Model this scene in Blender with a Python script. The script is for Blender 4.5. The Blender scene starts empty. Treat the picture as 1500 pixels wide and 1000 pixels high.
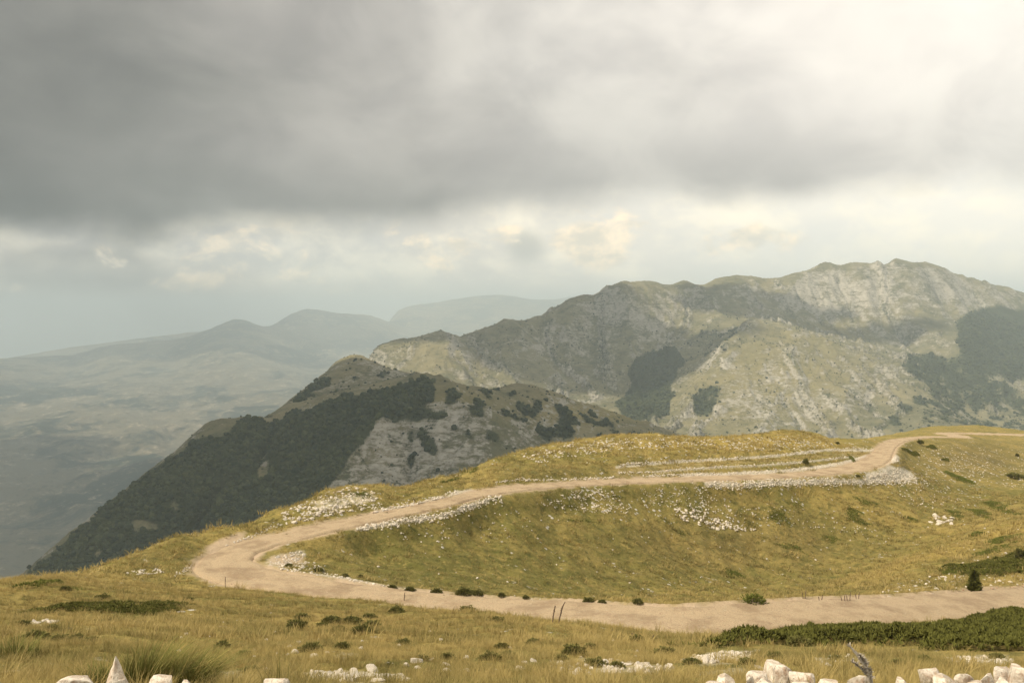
import bpy, math, random, time
import numpy as np
from mathutils import Vector, kdtree

T0 = time.time()
rng = np.random.default_rng(7)
random.seed(7)
scn = bpy.context.scene
COL = scn.collection
R = math.radians

# ------------------------------------------------------------------ camera
F = 1299.0                      # focal length in pixels of the 1500 px wide photograph
PITCH = math.atan(30 / F)       # horizon sits 30 px above the middle
cp, sp_ = math.cos(PITCH), math.sin(PITCH)
cd = bpy.data.cameras.new('camera')
cd.sensor_width = 36.0
cd.lens = 36.0 * F / 1500.0
cd.clip_start, cd.clip_end = 0.1, 80000
cam = bpy.data.objects.new('camera', cd)
COL.objects.link(cam)
cam.location = (0, 0, 0)
cam.rotation_euler = (math.pi / 2 - PITCH, 0, 0)
scn.camera = cam


def ray(u, v):
    u, v = np.asarray(u, float), np.asarray(v, float)
    a, b = (u - 750) / F, -(v - 500) / F
    return a, cp + b * sp_, -sp_ + b * cp


def pol(u, v, y):
    """pixel + depth -> azimuth, ln of ground distance, tangent of elevation"""
    dx, dy, dz = ray(u, v)
    h = np.hypot(dx, dy)
    return np.arctan2(dx, dy), np.log(np.asarray(y, float) * h / dy), dz / h


def project(P):
    x, y, z = P[..., 0], P[..., 1], P[..., 2]
    f = y * cp - z * sp_
    f = np.where(f < 0.05, 0.05, f)
    up = y * sp_ + z * cp
    return 750 + F * x / f, 500 - F * up / f


# ------------------------------------------------------------------ noise
def _h(ix, iy, s):
    n = (ix * 374761393 + iy * 668265263 + s * 974634777) & 0xFFFFFFFF
    n = ((n ^ (n >> 13)) * 1274126177) & 0xFFFFFFFF
    return (n ^ (n >> 16)) & 0xFFFFFFFF


def perlin(x, y, s=0):
    x, y = np.asarray(x, float), np.asarray(y, float)
    x0, y0 = np.floor(x).astype(np.int64), np.floor(y).astype(np.int64)
    fx, fy = x - x0, y - y0
    ux, uy = fx ** 3 * (fx * (6 * fx - 15) + 10), fy ** 3 * (fy * (6 * fy - 15) + 10)

    def g(i, j):
        a = _h(x0 + i, y0 + j, s) / 4294967296.0 * 2 * math.pi
        return np.cos(a) * (fx - i) + np.sin(a) * (fy - j)
    a = g(0, 0) + ux * (g(1, 0) - g(0, 0))
    b = g(0, 1) + ux * (g(1, 1) - g(0, 1))
    return (a + uy * (b - a)) * 1.5


def fbm(x, y, o=4, s=0, g=.5):
    r, a, t = 0, 1.0, 0
    for i in range(o):
        r = r + a * perlin(x, y, s + i * 17)
        t += a
        a *= g
        x, y = x * 2.03 + 11.3, y * 2.03 - 7.7
    return r / t


def ridged(x, y, o=4, s=0):
    r, a, t = 0, 1.0, 0
    for i in range(o):
        r = r + a * (1 - 2 * np.abs(perlin(x, y, s + i * 13)))
        t += a
        a *= .5
        x, y = x * 2.1 + 3.1, y * 2.1 + 9.2
    return r / t


def sstep(a, b, x):
    t = np.clip((x - a) / (b - a), 0, 1)
    return t * t * (3 - 2 * t)


# ------------------------------------------------------------------ thin plate in (azimuth, ln r) -> tan(elevation)
class TPS:
    def __init__(self, pts, smooth=1e-4, k=3.0):
        p = np.array(pts, float)
        self.k = k
        self.c = np.stack([p[:, 0] * k, p[:, 1]], 1)
        n = len(p)
        A = np.zeros((n + 3, n + 3))
        A[:n, :n] = self._u(self.c[:, None, :] - self.c[None]) + np.eye(n) * smooth
        A[:n, n] = A[n, :n] = 1
        A[:n, n + 1:] = self.c
        A[n + 1:, :n] = self.c.T
        b = np.concatenate([p[:, 2], [0, 0, 0]])
        self.w = np.linalg.solve(A, b)
        self.n = n

    @staticmethod
    def _u(d):
        r2 = (d ** 2).sum(-1) + 1e-12
        return .5 * r2 * np.log(r2)

    def __call__(self, az, lr):
        az, lr = np.asarray(az, float), np.asarray(lr, float)
        sh = az.shape
        q = np.stack([az.ravel() * self.k, lr.ravel()], 1)
        out = np.empty(len(q))
        for i in range(0, len(q), 20000):
            qq = q[i:i + 20000]
            d0 = qq[:, 0:1] - self.c[None, :, 0]
            d1 = qq[:, 1:2] - self.c[None, :, 1]
            r2 = d0 * d0 + d1 * d1 + 1e-12
            out[i:i + 20000] = (.5 * r2 * np.log(r2)) @ self.w[:self.n] + self.w[self.n] + qq @ self.w[self.n + 1:]
        return out.reshape(sh)


def ctrl(lst):
    a = np.array(lst, float)
    az, lr, te = pol(a[:, 0], a[:, 1], a[:, 2])
    return [tuple(t) for t in np.stack([az, lr, te], 1)]


def guard(pts, az_edge, band, step):
    """repeat the points near an edge azimuth further out so that the surface carries on sideways"""
    out = []
    for a, l, t in pts:
        if abs(a - az_edge) < band:
            for k in (1, 2, 3):
                out.append((az_edge + k * step, l, t))
    return out


# ------------------------------------------------------------------ object helpers
def tag(o, label=None, cat=None, group=None, kind=None):
    if label: o['label'] = label
    if cat: o['category'] = cat
    if group: o['group'] = group
    if kind: o['kind'] = kind
    return o


def mesh_np(name, V, Fc, mat=None, smooth=False, attrs=None, parent=None, link=True):
    """V (n,3); Fc (m,3) or (m,4)"""
    me = bpy.data.meshes.new(name)
    V = np.ascontiguousarray(V, dtype=np.float32)
    Fc = np.ascontiguousarray(Fc, dtype=np.int32)
    m, k = Fc.shape
    me.vertices.add(len(V))
    me.vertices.foreach_set('co', V.ravel())
    me.loops.add(m * k)
    me.loops.foreach_set('vertex_index', Fc.ravel())
    me.polygons.add(m)
    me.polygons.foreach_set('loop_start', np.arange(0, m * k, k, dtype=np.int32))
    me.polygons.foreach_set('use_smooth', np.full(m, smooth, dtype=bool))
    me.update(calc_edges=True)
    for an, arr in (attrs or {}).items():
        arr = np.ascontiguousarray(arr, dtype=np.float32)
        if arr.ndim == 1:
            at = me.attributes.new(an, 'FLOAT', 'POINT')
            at.data.foreach_set('value', arr)
        else:
            at = me.attributes.new(an, 'FLOAT_VECTOR', 'POINT')
            at.data.foreach_set('vector', arr.ravel())
    if mat: me.materials.append(mat)
    o = bpy.data.objects.new(name, me)
    if link: COL.objects.link(o)
    if parent: o.parent = parent
    return o


def grid_faces(na, nr, closed=False):
    i = np.arange(na if closed else na - 1)
    j = np.arange(nr - 1)
    I, J = np.meshgrid(i, j, indexing='ij')
    I2 = (I + 1) % na
    a, b, c, d = I * nr + J, I2 * nr + J, I2 * nr + J + 1, I * nr + J + 1
    return np.stack([a, d, c, b], -1).reshape(-1, 4)


def inpoly(px, py, poly):
    poly = np.asarray(poly, float)
    ins = np.zeros(np.shape(px), bool)
    n = len(poly)
    for i in range(n):
        x0, y0 = poly[i]
        x1, y1 = poly[(i + 1) % n]
        if y0 == y1: continue
        c = ((y0 > py) != (y1 > py)) & (px < (x1 - x0) * (py - y0) / (y1 - y0) + x0)
        ins ^= c
    return ins


def polydist(px, py, poly):
    poly = np.asarray(poly, float)
    best = np.full(np.shape(px), 1e18)
    n = len(poly)
    for i in range(n):
        a, b = poly[i], poly[(i + 1) % n]
        d = b - a
        L = (d ** 2).sum() + 1e-12
        t = np.clip(((px - a[0]) * d[0] + (py - a[1]) * d[1]) / L, 0, 1)
        best = np.minimum(best, (px - a[0] - t * d[0]) ** 2 + (py - a[1] - t * d[1]) ** 2)
    return np.sqrt(best)


# ------------------------------------------------------------------ material helper
class NT:
    def __init__(self, tree):
        self.t = tree
        self.nodes, self.links = tree.nodes, tree.links

    def put(self, sock, val):
        if isinstance(val, bpy.types.NodeSocket):
            self.links.new(val, sock)
        elif val is not None:
            if sock.type == 'RGBA' and len(val) == 3: val = (*val, 1)
            sock.default_value = val

    def n(self, typ, ins=None, **props):
        nd = self.nodes.new(typ)
        for k, v in props.items(): setattr(nd, k, v)
        for k, v in (ins or {}).items(): self.put(nd.inputs[k], v)
        return nd

    def m(self, op, a, b=None, c=None, clamp=False):
        nd = self.nodes.new('ShaderNodeMath')
        nd.operation = op
        nd.use_clamp = clamp
        for i, v in enumerate((a, b, c)):
            if v is not None: self.put(nd.inputs[i], v)
        return nd.outputs[0]

    def mix(self, f, a, b, blend='MIX'):
        nd = self.nodes.new('ShaderNodeMix')
        nd.data_type = 'RGBA'
        nd.blend_type = blend
        nd.clamp_result = False
        self.put(nd.inputs[0], f)
        self.put(nd.inputs[6], a)
        self.put(nd.inputs[7], b)
        return nd.outputs[2]

    def noise(self, vec, scale, detail=4, rough=.55, dist=0.0, out=0):
        nd = self.n('ShaderNodeTexNoise', {'Scale': scale, 'Detail': detail, 'Roughness': rough, 'Distortion': dist})
        if vec is not None: self.links.new(vec, nd.inputs['Vector'])
        return nd.outputs[out]

    def step(self, x, a, b, o0=0.0, o1=1.0, smooth=True):
        nd = self.nodes.new('ShaderNodeMapRange')
        nd.interpolation_type = 'SMOOTHSTEP' if smooth else 'LINEAR'
        for i, v in enumerate((x, a, b, o0, o1)): self.put(nd.inputs[i], v)
        return nd.outputs[0]

    def attr(self, name, typ='GEOMETRY', out='Fac'):
        return self.n('ShaderNodeAttribute', attribute_name=name, attribute_type=typ).outputs[out]

    def mapping(self, vec, scale=(1, 1, 1), rot=(0, 0, 0), loc=(0, 0, 0)):
        nd = self.n('ShaderNodeMapping', {'Scale': scale, 'Rotation': rot, 'Location': loc})
        self.links.new(vec, nd.inputs['Vector'])
        return nd.outputs[0]


def material(name):
    m = bpy.data.materials.new(name)
    m.use_nodes = True
    b = m.node_tree.nodes['Principled BSDF']
    b.inputs['Roughness'].default_value = .95
    b.inputs['Specular IOR Level'].default_value = .12
    return m, NT(m.node_tree), b


# ------------------------------------------------------------------ NEAR GROUND
road_px = [  # centre line: u, v, depth, half width (m)
    (1760, 868, 66, 2.00), (1640, 873, 60, 2.70), (1500, 879, 53, 2.60), (1400, 888, 50, 2.50), (1300, 894, 47.5, 2.60), (1200, 899, 46, 2.60),
    (1100, 906, 45, 2.70), (1000, 911, 44.5, 2.80), (900, 906, 46, 2.80), (800, 894, 48.5, 2.34), (700, 886, 51, 1.63),
    (600, 876, 53, 1.55), (500, 864, 55, 1.63), (420, 852, 57, 1.76), (360, 841, 59, 2.02), (330, 828, 61.5, 2.02), (337, 813, 64, 1.76),
    (375, 797, 67, 1.57), (430, 782, 69.5, 1.50), (500, 767, 73, 1.36), (560, 755, 77, 1.30), (640, 738, 83, 1.30), (700, 723, 89, 1.30),
    (760, 714, 94, 1.48), (850, 708, 102, 1.41), (930, 704, 107, 1.41), (1000, 701.5, 111, 1.41), (1080, 699, 116, 1.48),
    (1150, 696, 121, 1.39), (1210, 691, 127, 1.70), (1258, 683, 134, 2.18), (1283, 673, 142, 1.94), (1293, 663, 153, 1.64),
    (1301, 653, 168, 1.52), (1316, 645, 185, 1.52), (1345, 640.5, 207, 1.46), (1372, 639.5, 225, 2.50), (1392, 640, 238, 2.50),
    (1407, 640, 246, 2.50), (1399, 637, 256, 2.50), (1385, 635.6, 265, 2.50), (1391, 634.4, 277, 2.50), (1410, 634.4, 287, 2.50),
    (1450, 635.3, 297, 2.50), (1500, 636.5, 304, 2.50), (1600, 640, 312, 2.50), (1700, 643, 318, 2.50)]
track_px = [(1288, 664, 155, 1.3), (1268, 662.5, 150, 1.2), (1240, 664, 144, 1.2), (1200, 668, 138, 1.2), (1150, 673, 131, 1.2), (1100, 676, 126, 1.2),
            (1050, 679, 121, 1.2), (1000, 682, 117, 1.2), (950, 685.5, 112, 1.2), (905, 687, 109, 1.0)]
crest_px = [(-60, 868, 44), (0, 858, 48), (50, 853, 50), (100, 844, 54), (150, 831, 58), (200, 814, 62), (250, 794, 66), (300, 783, 69), (354, 773, 72), (406, 751, 76),
            (440, 737, 80), (480, 721, 84), (515, 712, 88), (560, 713, 92), (620, 707, 98), (660, 699, 102), (690, 690, 106), (720, 677, 110), (760, 663, 115),
            (830, 649, 121), (900, 640, 127), (950, 638, 130), (1000, 640, 134), (1060, 642, 139), (1100, 639, 144), (1150, 633.5, 149), (1200, 643, 152), (1228, 651, 154)]
crest2_px = [(1245, 650, 258), (1290, 641, 285), (1340, 631, 315), (1400, 624.5, 340), (1440, 624, 345), (1500, 631, 348), (1600, 640, 350)]
body_px = [
    # foreground slope
    (750, 1026, 4.6), (100, 1026, 4.6), (400, 1026, 4.6), (1100, 1026, 4.6), (1400, 1026, 4.6), (750, 1008, 6), (100, 1008, 6), (400, 1008, 6), (1100, 1008, 6), (1400, 1008, 6),
    (750, 990, 8.2), (750, 965, 15), (750, 945, 23), (750, 925, 32), (750, 904, 42),
    (200, 990, 8.2), (200, 965, 13.5), (200, 940, 20), (200, 910, 30), (200, 890, 38), (200, 868, 47),
    (20, 990, 8.2), (20, 965, 13), (20, 940, 20), (20, 910, 29), (20, 885, 38),
    (480, 990, 8.2), (480, 970, 13), (480, 945, 21), (480, 920, 31), (480, 898, 42), (480, 883, 50), (330, 868, 52), (250, 852, 56),
    (1000, 990, 8.2), (1000, 968, 14), (1000, 953, 21), (1000, 943, 28), (1000, 936, 35), (1000, 930, 40.5),
    (1280, 990, 8.2), (1280, 970, 14), (1280, 957, 21), (1280, 942, 29), (1280, 926, 37), (1280, 911, 44),
    (1480, 990, 8.2), (1480, 968, 14), (1480, 950, 23), (1480, 925, 35), (1480, 897, 47),
    # strip between the hairpin and the skyline
    (230, 835, 60), (300, 800, 66), (420, 765, 73), (500, 735, 80), (600, 722, 91), (680, 708, 99), (150, 850, 54), (330, 787, 68),
    # hollow
    (470, 815, 66), (540, 800, 72), (540, 840, 62.5), (620, 765, 79.5), (620, 800, 75), (620, 845, 67), (700, 755, 85.5), (700, 800, 79.5), (700, 840, 72.5), (700, 866, 64),
    (800, 740, 93.5), (800, 780, 87.5), (800, 830, 80), (800, 866, 71.5), (900, 730, 100), (900, 760, 96), (900, 800, 91.5), (900, 840, 85.5), (900, 870, 76),
    (1000, 730, 106), (1000, 770, 101.5), (1000, 820, 94.5), (1000, 860, 86), (1000, 878, 76),
    (1100, 730, 112), (1100, 770, 108), (1100, 820, 101), (1100, 865, 90), (1100, 880, 75), (1200, 730, 118), (1200, 770, 113), (1200, 810, 106), (1200, 850, 95),
    (1300, 720, 127), (1300, 760, 118), (1300, 795, 110), (1250, 835, 100), (1380, 775, 116), (1450, 745, 129), (1500, 725, 142),
    (1350, 730, 131), (1400, 740, 133), (1350, 700, 146), (1400, 700, 156), (1450, 715, 148), (1350, 660, 180), (1400, 660, 192), (1450, 660, 212), (1500, 660, 228), (1500, 695, 180),
    # spur coming in from the right, beyond the lower road
    (1500, 762, 98), (1420, 792, 87), (1340, 826, 76), (1260, 856, 67), (1190, 874, 61), (1500, 800, 80), (1430, 828, 72), (1350, 852, 64), (1500, 835, 66), (1430, 855, 60), (1280, 872, 58),
    (1600, 770, 90), (1600, 830, 68),
    # mound above the road
    (760, 690, 104), (850, 685, 109), (850, 665, 115), (950, 660, 121), (1050, 660, 130), (1150, 655, 140), (1210, 656, 146), (700, 700, 98),
    # far right hill
    (1330, 645, 215), (1450, 640, 290), (1500, 645, 280), (1300, 648, 240), (1450, 630, 325)]
near_pts = ctrl(body_px) + ctrl(crest_px) + ctrl(crest2_px) + ctrl([r[:3] for r in road_px]) + ctrl([(t[0], t[1], t[2]) for t in track_px])
for u, v, y in crest_px:         # beyond the skyline the ground falls away
    a, l, t = [float(q) for q in pol(u, v, y)]
    rr = math.exp(l)
    for k, dz in ((1.16, 3.5), (1.5, 30), (2.2, 75), (4.5, 130)):
        if u > 1190 and k < 2: continue
        if u > 1100: dz *= .6
        near_pts.append((a, l + math.log(k), t - dz / (rr * k)))
for u, v, y in [(1230, 655, 205), (1260, 652, 215)]:
    near_pts += ctrl([(u, v + 6, y)])
for u, v, y in crest2_px:
    a, l, t = [float(q) for q in pol(u, v, y)]
    rr = math.exp(l)
    for k, dz in ((1.2, 9), (1.6, 80), (2.4, 150)):
        near_pts.append((a, l + math.log(k), t - dz / (rr * k)))
for az in np.linspace(-70, 70, 15):     # the verge the camera stands on
    for r_, z_ in ((0.6, -1.78), (1.5, -1.78), (2.6, -1.79), (3.4, -1.82)):
        near_pts.append((R(az), math.log(r_), z_ / r_))
near_pts += guard(near_pts, R(-31), R(4), R(-11)) + guard(near_pts, R(31), R(5), R(11))
tpsN = TPS(near_pts, smooth=3e-4)

AZMAX = R(62)


def near_tan(az, lr):
    a = np.clip(az, -AZMAX, AZMAX)
    t = tpsN(a, np.maximum(lr, math.log(.6)))
    back = sstep(AZMAX, math.pi, np.abs(az))
    return t * (1 - back) + back * (-1.80 / np.exp(np.maximum(lr, math.log(.6))) - .05 * sstep(0, 5, lr))


azs = np.concatenate([np.linspace(R(-36), R(36), 980), np.linspace(R(36.6), R(323.4), 150)])
azw = (azs + math.pi) % (2 * math.pi) - math.pi
order = np.argsort(azw)
azw = azw[order]
lrs = np.log(np.concatenate([np.geomspace(1.0, 40, 250, endpoint=False), np.geomspace(40, 205, 460, endpoint=False), np.geomspace(205, 640, 90)]))
AZ, LR = np.meshgrid(azw, lrs, indexing='ij')
RR = np.exp(LR)
# evaluate the thin plate on a coarse lattice, then interpolate (fast)
ca = np.linspace(-math.pi, math.pi, 721)
cl = np.linspace(lrs[0], lrs[-1], 420)
CA, CL = np.meshgrid(ca, cl, indexing='ij')
CT = near_tan(CA, CL)


def bil(G, x, y):
    x0 = np.clip(np.floor(x).astype(int), 0, G.shape[0] - 2)
    y0 = np.clip(np.floor(y).astype(int), 0, G.shape[1] - 2)
    fx, fy = np.clip(x - x0, 0, 1), np.clip(y - y0, 0, 1)
    return (G[x0, y0] * (1 - fx) * (1 - fy) + G[x0 + 1, y0] * fx * (1 - fy) + G[x0, y0 + 1] * (1 - fx) * fy + G[x0 + 1, y0 + 1] * fx * fy)


ZN = bil(CT, (AZ + math.pi) / (2 * math.pi) * 720, (LR - cl[0]) / (cl[-1] - cl[0]) * 419) * RR
XN, YN = RR * np.sin(AZ), RR * np.cos(AZ)
amp = sstep(2, 20, RR)
relief = amp * (.36 * fbm(XN / 14, YN / 14, 3, 5) + .20 * fbm(XN / 3.2, YN / 3.2, 3, 9)) + .05 * fbm(XN / .7, YN / .7, 2, 31) * sstep(1, 6, RR)
relief += sstep(45, 80, RR) * (.38 * (ridged(XN / 7, YN / 7, 2, 21) - .3) + .20 * fbm(XN / 1.5, YN / 1.5, 2, 27))


def px2world(lst):
    a = np.array(lst, float)
    dx, dy, dz = ray(a[:, 0], a[:, 1])
    k = a[:, 2] / dy
    return np.stack([dx * k, a[:, 2], dz * k], 1)


def spline(P, step):
    """Catmull-Rom through the rows of P, resampled"""
    P = np.asarray(P, float)
    Q = np.vstack([2 * P[0] - P[1], P, 2 * P[-1] - P[-2]])
    out = []
    for i in range(1, len(Q) - 2):
        d = np.linalg.norm(Q[i + 1, :2] - Q[i, :2])
        n = max(2, int(d / step))
        t = np.linspace(0, 1, n, endpoint=False)[:, None]
        out.append(.5 * (2 * Q[i] + (Q[i + 1] - Q[i - 1]) * t + (2 * Q[i - 1] - 5 * Q[i] + 4 * Q[i + 1] - Q[i + 2]) * t ** 2
                         + (-Q[i - 1] + 3 * Q[i] - 3 * Q[i + 1] + Q[i + 2]) * t ** 3))
    return np.vstack(out + [P[-1:]])


def smooth_z(C, n):
    z = C[:, 2].copy()
    for _ in range(n):
        z[1:-1] = (z[:-2] + 2 * z[1:-1] + z[2:]) / 4
    C[:, 2] = z
    return C


def centre(px):
    W = px2world([p[:3] for p in px])
    W = np.hstack([W, np.array([[p[3]] for p in px])])
    return smooth_z(spline(W, .5), 30)


roadC, trackC = centre(road_px), centre(track_px)


def carve(C, sink, blend):
    """flatten the ground under a track; returns distance from the centre line over half width"""
    global ZN
    kd = kdtree.KDTree(len(C))
    for i, p in enumerate(C): kd.insert((p[0], p[1], 0), i)
    kd.balance()
    lo, hi = C[:, :2].min(0) - 9, C[:, :2].max(0) + 9
    m = (XN > lo[0]) & (XN < hi[0]) & (YN > lo[1]) & (YN < hi[1])
    idx = np.flatnonzero(m.ravel())
    xs, ys = XN.ravel()[idx], YN.ravel()[idx]
    dd, ii = np.empty(len(idx)), np.empty(len(idx), int)
    f = kd.find
    for k, (x, y) in enumerate(zip(xs.tolist(), ys.tolist())):
        _, i, d = f((x, y, 0))
        dd[k], ii[k] = d, i
    hw = C[ii, 3]
    e = dd - hw
    w = 1 - sstep(.15, blend, e)
    z = ZN.ravel()
    rel.ravel()[idx] *= 1 - w
    z[idx] = z[idx] * (1 - w) + (C[ii, 2] - sink * (1 - sstep(.0, .5, e))) * w
    ZN = z.reshape(ZN.shape)
    full = np.full(ZN.size, 99.0)
    full[idx] = e
    return full.reshape(ZN.shape)


rel = relief.copy()
e_track = carve(trackC, .0, 1.6)
e_road = carve(roadC, .16, 2.6)
ZN = ZN + rel
TANN = ZN / RR


def ground_z(x, y):
    az, lr = np.arctan2(x, y), np.log(np.hypot(x, y) + 1e-9)
    xi = np.interp(az, azw, np.arange(len(azw)))
    return bil(ZN, xi, np.interp(lr, lrs, np.arange(len(lrs))))


def attr_at(G, x, y):
    az, lr = np.arctan2(x, y), np.log(np.hypot(x, y) + 1e-9)
    xi = np.interp(az, azw, np.arange(len(azw)))
    return bil(G, xi, np.interp(lr, lrs, np.arange(len(lrs))))


def cast(u, v):
    """first hit of the pixel rays on the near ground; rows of nan where they miss"""
    u, v = np.atleast_1d(np.asarray(u, float)), np.atleast_1d(np.asarray(v, float))
    dx, dy, dz = ray(u, v)
    h = np.hypot(dx, dy)
    az, te = np.arctan2(dx, dy), dz / h
    i = np.clip(np.round(np.interp(az, azw, np.arange(len(azw)))).astype(int), 0, len(azw) - 1)
    out = np.full((len(u), 3), np.nan)
    for s in range(0, len(u), 4000):
        hit = TANN[i[s:s + 4000]] >= te[s:s + 4000, None]
        hit[:, lrs < .55] = False
        j = hit.argmax(1)
        ok = hit.any(1)
        j1 = np.maximum(j, 1)
        t0, t1 = TANN[i[s:s + 4000], j1 - 1], TANN[i[s:s + 4000], j1]
        fr = np.clip((te[s:s + 4000] - t0) / (t1 - t0 + 1e-12), 0, 1)
        r = np.exp(lrs[j1 - 1] + fr * (lrs[j1] - lrs[j1 - 1]))
        out[s:s + 4000, 0] = np.where(ok, r * np.sin(az[s:s + 4000]), np.nan)
        out[s:s + 4000, 1] = np.where(ok, r * np.cos(az[s:s + 4000]), np.nan)
        out[s:s + 4000, 2] = np.where(ok, r * te[s:s + 4000], np.nan)
    return out


VN = np.stack([XN, YN, ZN], -1)
UPX, VPX = project(VN)


def blob(u, v, a, b, ang=0.0):
    c, s = math.cos(R(ang)), math.sin(R(ang))
    du, dv = UPX - u, VPX - v
    p, q = (du * c + dv * s) / a, (-du * s + dv * c) / b
    return np.exp(-(p * p + q * q))


front = (YN > 2)
green = .9 * blob(640, 830, 200, 45) + .7 * blob(800, 850, 200, 30) + .5 * blob(1130, 855, 130, 22) + .5 * blob(1250, 800, 90, 26, -15) + .5 * blob(700, 760, 180, 30) \
    + .5 * blob(880, 730, 180, 22) + .55 * blob(1430, 720, 80, 30) + .35 * blob(1050, 790, 200, 40) + .4 * blob(1350, 800, 120, 14, -15) + .45 * blob(480, 740, 60, 20) + .35 * blob(600, 720, 70, 8)
brown = .8 * blob(1080, 800, 170, 32) + .5 * blob(820, 690, 90, 12) + .9 * blob(1420, 675, 90, 30) + .5 * blob(1350, 860, 110, 14) + .5 * blob(250, 815, 60, 14)
yellow = .9 * blob(1360, 815, 190, 9, -18) + .6 * blob(1000, 650, 250, 14) + .6 * blob(1450, 770, 90, 10, -12) + .5 * blob(1250, 740, 130, 22, 20) + .7 * blob(1130, 645, 90, 10)
rocky = .8 * blob(480, 735, 60, 12, -18) + .7 * blob(620, 750, 90, 7, -14) + .6 * blob(880, 735, 90, 18, 12) + .6 * blob(1050, 755, 100, 22, 15) + .8 * blob(1180, 700, 160, 12) \
    + .7 * blob(900, 650, 170, 10) + .6 * blob(1150, 650, 110, 14) + .5 * blob(1400, 690, 110, 35) + .5 * blob(1380, 855, 90, 12, -8) + .6 * blob(420, 820, 40, 14) + .35
for G in (green, brown, yellow, rocky): G *= front
green, brown, yellow, rocky = [np.clip(G, 0, 1) for G in (green, brown, yellow, rocky)]
dirt = np.clip(1 - sstep(-.2, 1.3, e_road + .7 * fbm(XN / 1.7, YN / 1.7, 3, 3)), 0, 1)
dirt = np.maximum(dirt, (.30) * (1 - sstep(-.6, .9, e_track + .8 * fbm(XN / 2, YN / 2, 3, 4))) * (e_track < 50))
dirt = np.maximum(dirt, .9 * sstep(.35, .8, blob(330, 795, 45, 12, -25) + .25 * fbm(XN / 2.5, YN / 2.5, 3, 6)))
dirt = np.maximum(dirt, .75 * sstep(.3, .8, blob(420, 820, 34, 12) + .3 * fbm(XN / 2.5, YN / 2.5, 3, 8)))
scree = np.zeros_like(ZN)
for pts, wd, am_ in [([(1035, 708), (1080, 710), (1130, 707), (1200, 705), (1260, 705), (1300, 702), (1340, 701)], 3.4, .75), ([(545, 752), (605, 740), (672, 722), (690, 719)], 3.5, .7), ([(522, 774), (600, 762), (640, 757), (715, 733)], 3.2, .7),
                     ([(1000, 696), (1060, 694.5), (1110, 692), (1160, 688.5), (1200, 684), (1240, 677), (1270, 668)], 2.6, .9), ([(903, 684), (1000, 676), (1060, 673), (1110, 670), (1160, 665), (1210, 659), (1284, 660)], 1.9, .8),
                     ([(960, 691), (1010, 687), (1060, 684), (1110, 682), (1160, 678), (1250, 669)], 1.3, .7), ([(1275, 700), (1300, 690), (1330, 696)], 9, .9), ([(1300, 674), (1312, 671)], 6, .9), ([(455, 838), (515, 849), (620, 868), (690, 876), (800, 881)], 2.0, .6), ([(395, 826), (440, 812)], 8, .5), ([(470, 740), (540, 728)], 9, .45)]:
    q = np.array(pts, float)
    best = np.full(ZN.shape, 1e9)
    for i in range(len(q) - 1):
        d_ = q[i + 1] - q[i]
        t_ = np.clip(((UPX - q[i, 0]) * d_[0] + (VPX - q[i, 1]) * d_[1]) / (d_ ** 2).sum(), 0, 1)
        best = np.minimum(best, np.hypot(UPX - q[i, 0] - t_ * d_[0], VPX - q[i, 1] - t_ * d_[1]))
    scree = np.maximum(scree, am_ * sstep(1.25, .55, best / wd + .75 * fbm(XN / 2.6, YN / 2.6, 4, 77)) * (YN > 45))
for q in [[(995, 964), (1060, 951), (1110, 952), (1100, 968), (1040, 975)], [(440, 988), (500, 980), (595, 988), (605, 1000), (500, 1000), (445, 997)], [(33, 913), (60, 907), (90, 908), (85, 915)],
          [(1190, 963), (1260, 957), (1295, 972), (1200, 978)], [(1380, 963), (1440, 958), (1495, 965), (1485, 977), (1400, 974)], [(830, 984), (900, 972), (985, 975), (980, 986)], [(320, 985), (370, 978), (385, 990), (340, 998)],
          [(485, 958), (520, 952), (530, 962), (500, 968)], [(800, 968), (860, 962), (870, 968), (820, 974)], [(1020, 985), (1070, 978), (1110, 982), (1060, 992)]]:
    scree = np.maximum(scree, .36 * (inpoly(UPX + 12 * fbm(XN * 1.5, YN * 1.5, 2, 7), VPX + 4 * fbm(XN * 1.5, YN * 1.5, 2, 8), q) & (YN < 45) & (YN > 3)))
scree *= sstep(.0, .4, e_road)

mG, g, b = material('dry_alpine_grassland')
pos = g.n('ShaderNodeTexCoord').outputs['Object']
n_big, n_mid, n_fine, n_tiny = g.noise(pos, .09, 4, .6), g.noise(pos, .55, 5, .65, .4), g.noise(pos, 3.2, 4, .7), g.noise(pos, 17, 3, .7)
straw, olive, grn, brn = (.36, .27, .086), (.195, .172, .046), (.140, .134, .034), (.150, .110, .044)
c = g.mix(g.step(g.m('ADD', g.m('MULTIPLY', n_big, .6), g.m('MULTIPLY', n_mid, .5)), .40, .70), olive, straw)
c = g.mix(g.m('MULTIPLY', g.attr('yellow'), .8), c, (.39, .285, .080))
c = g.mix(g.m('MULTIPLY', g.attr('green'), g.step(n_mid, .25, .7, 1.0, .45)), c, grn)
c = g.mix(g.m('MULTIPLY', g.attr('brown'), g.step(n_big, .25, .7, .9, .4)), c, brn)
c = g.mix(g.step(g.m('ADD', g.m('MULTIPLY', n_fine, .6), g.m('MULTIPLY', n_mid, .45)), .44, .30), c, (.045, .052, .016))
c = g.mix(g.step(n_fine, .52, .75, 0, .55), c, (.36, .28, .11))
c = g.mix(g.step(n_tiny, .55, .35, 0, .5), c, (.06, .055, .02))
hum = g.noise(pos, 1.25, 3, .6, .3)
c = g.mix(g.step(hum, .54, .66, 0, .55), c, (.07, .075, .02))
c = g.mix(g.step(hum, .42, .32, 0, .5), c, (.40, .30, .10))
vor = g.n('ShaderNodeTexVoronoi', {'Scale': 1.6, 'Randomness': 1.0}, feature='F1')
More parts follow.
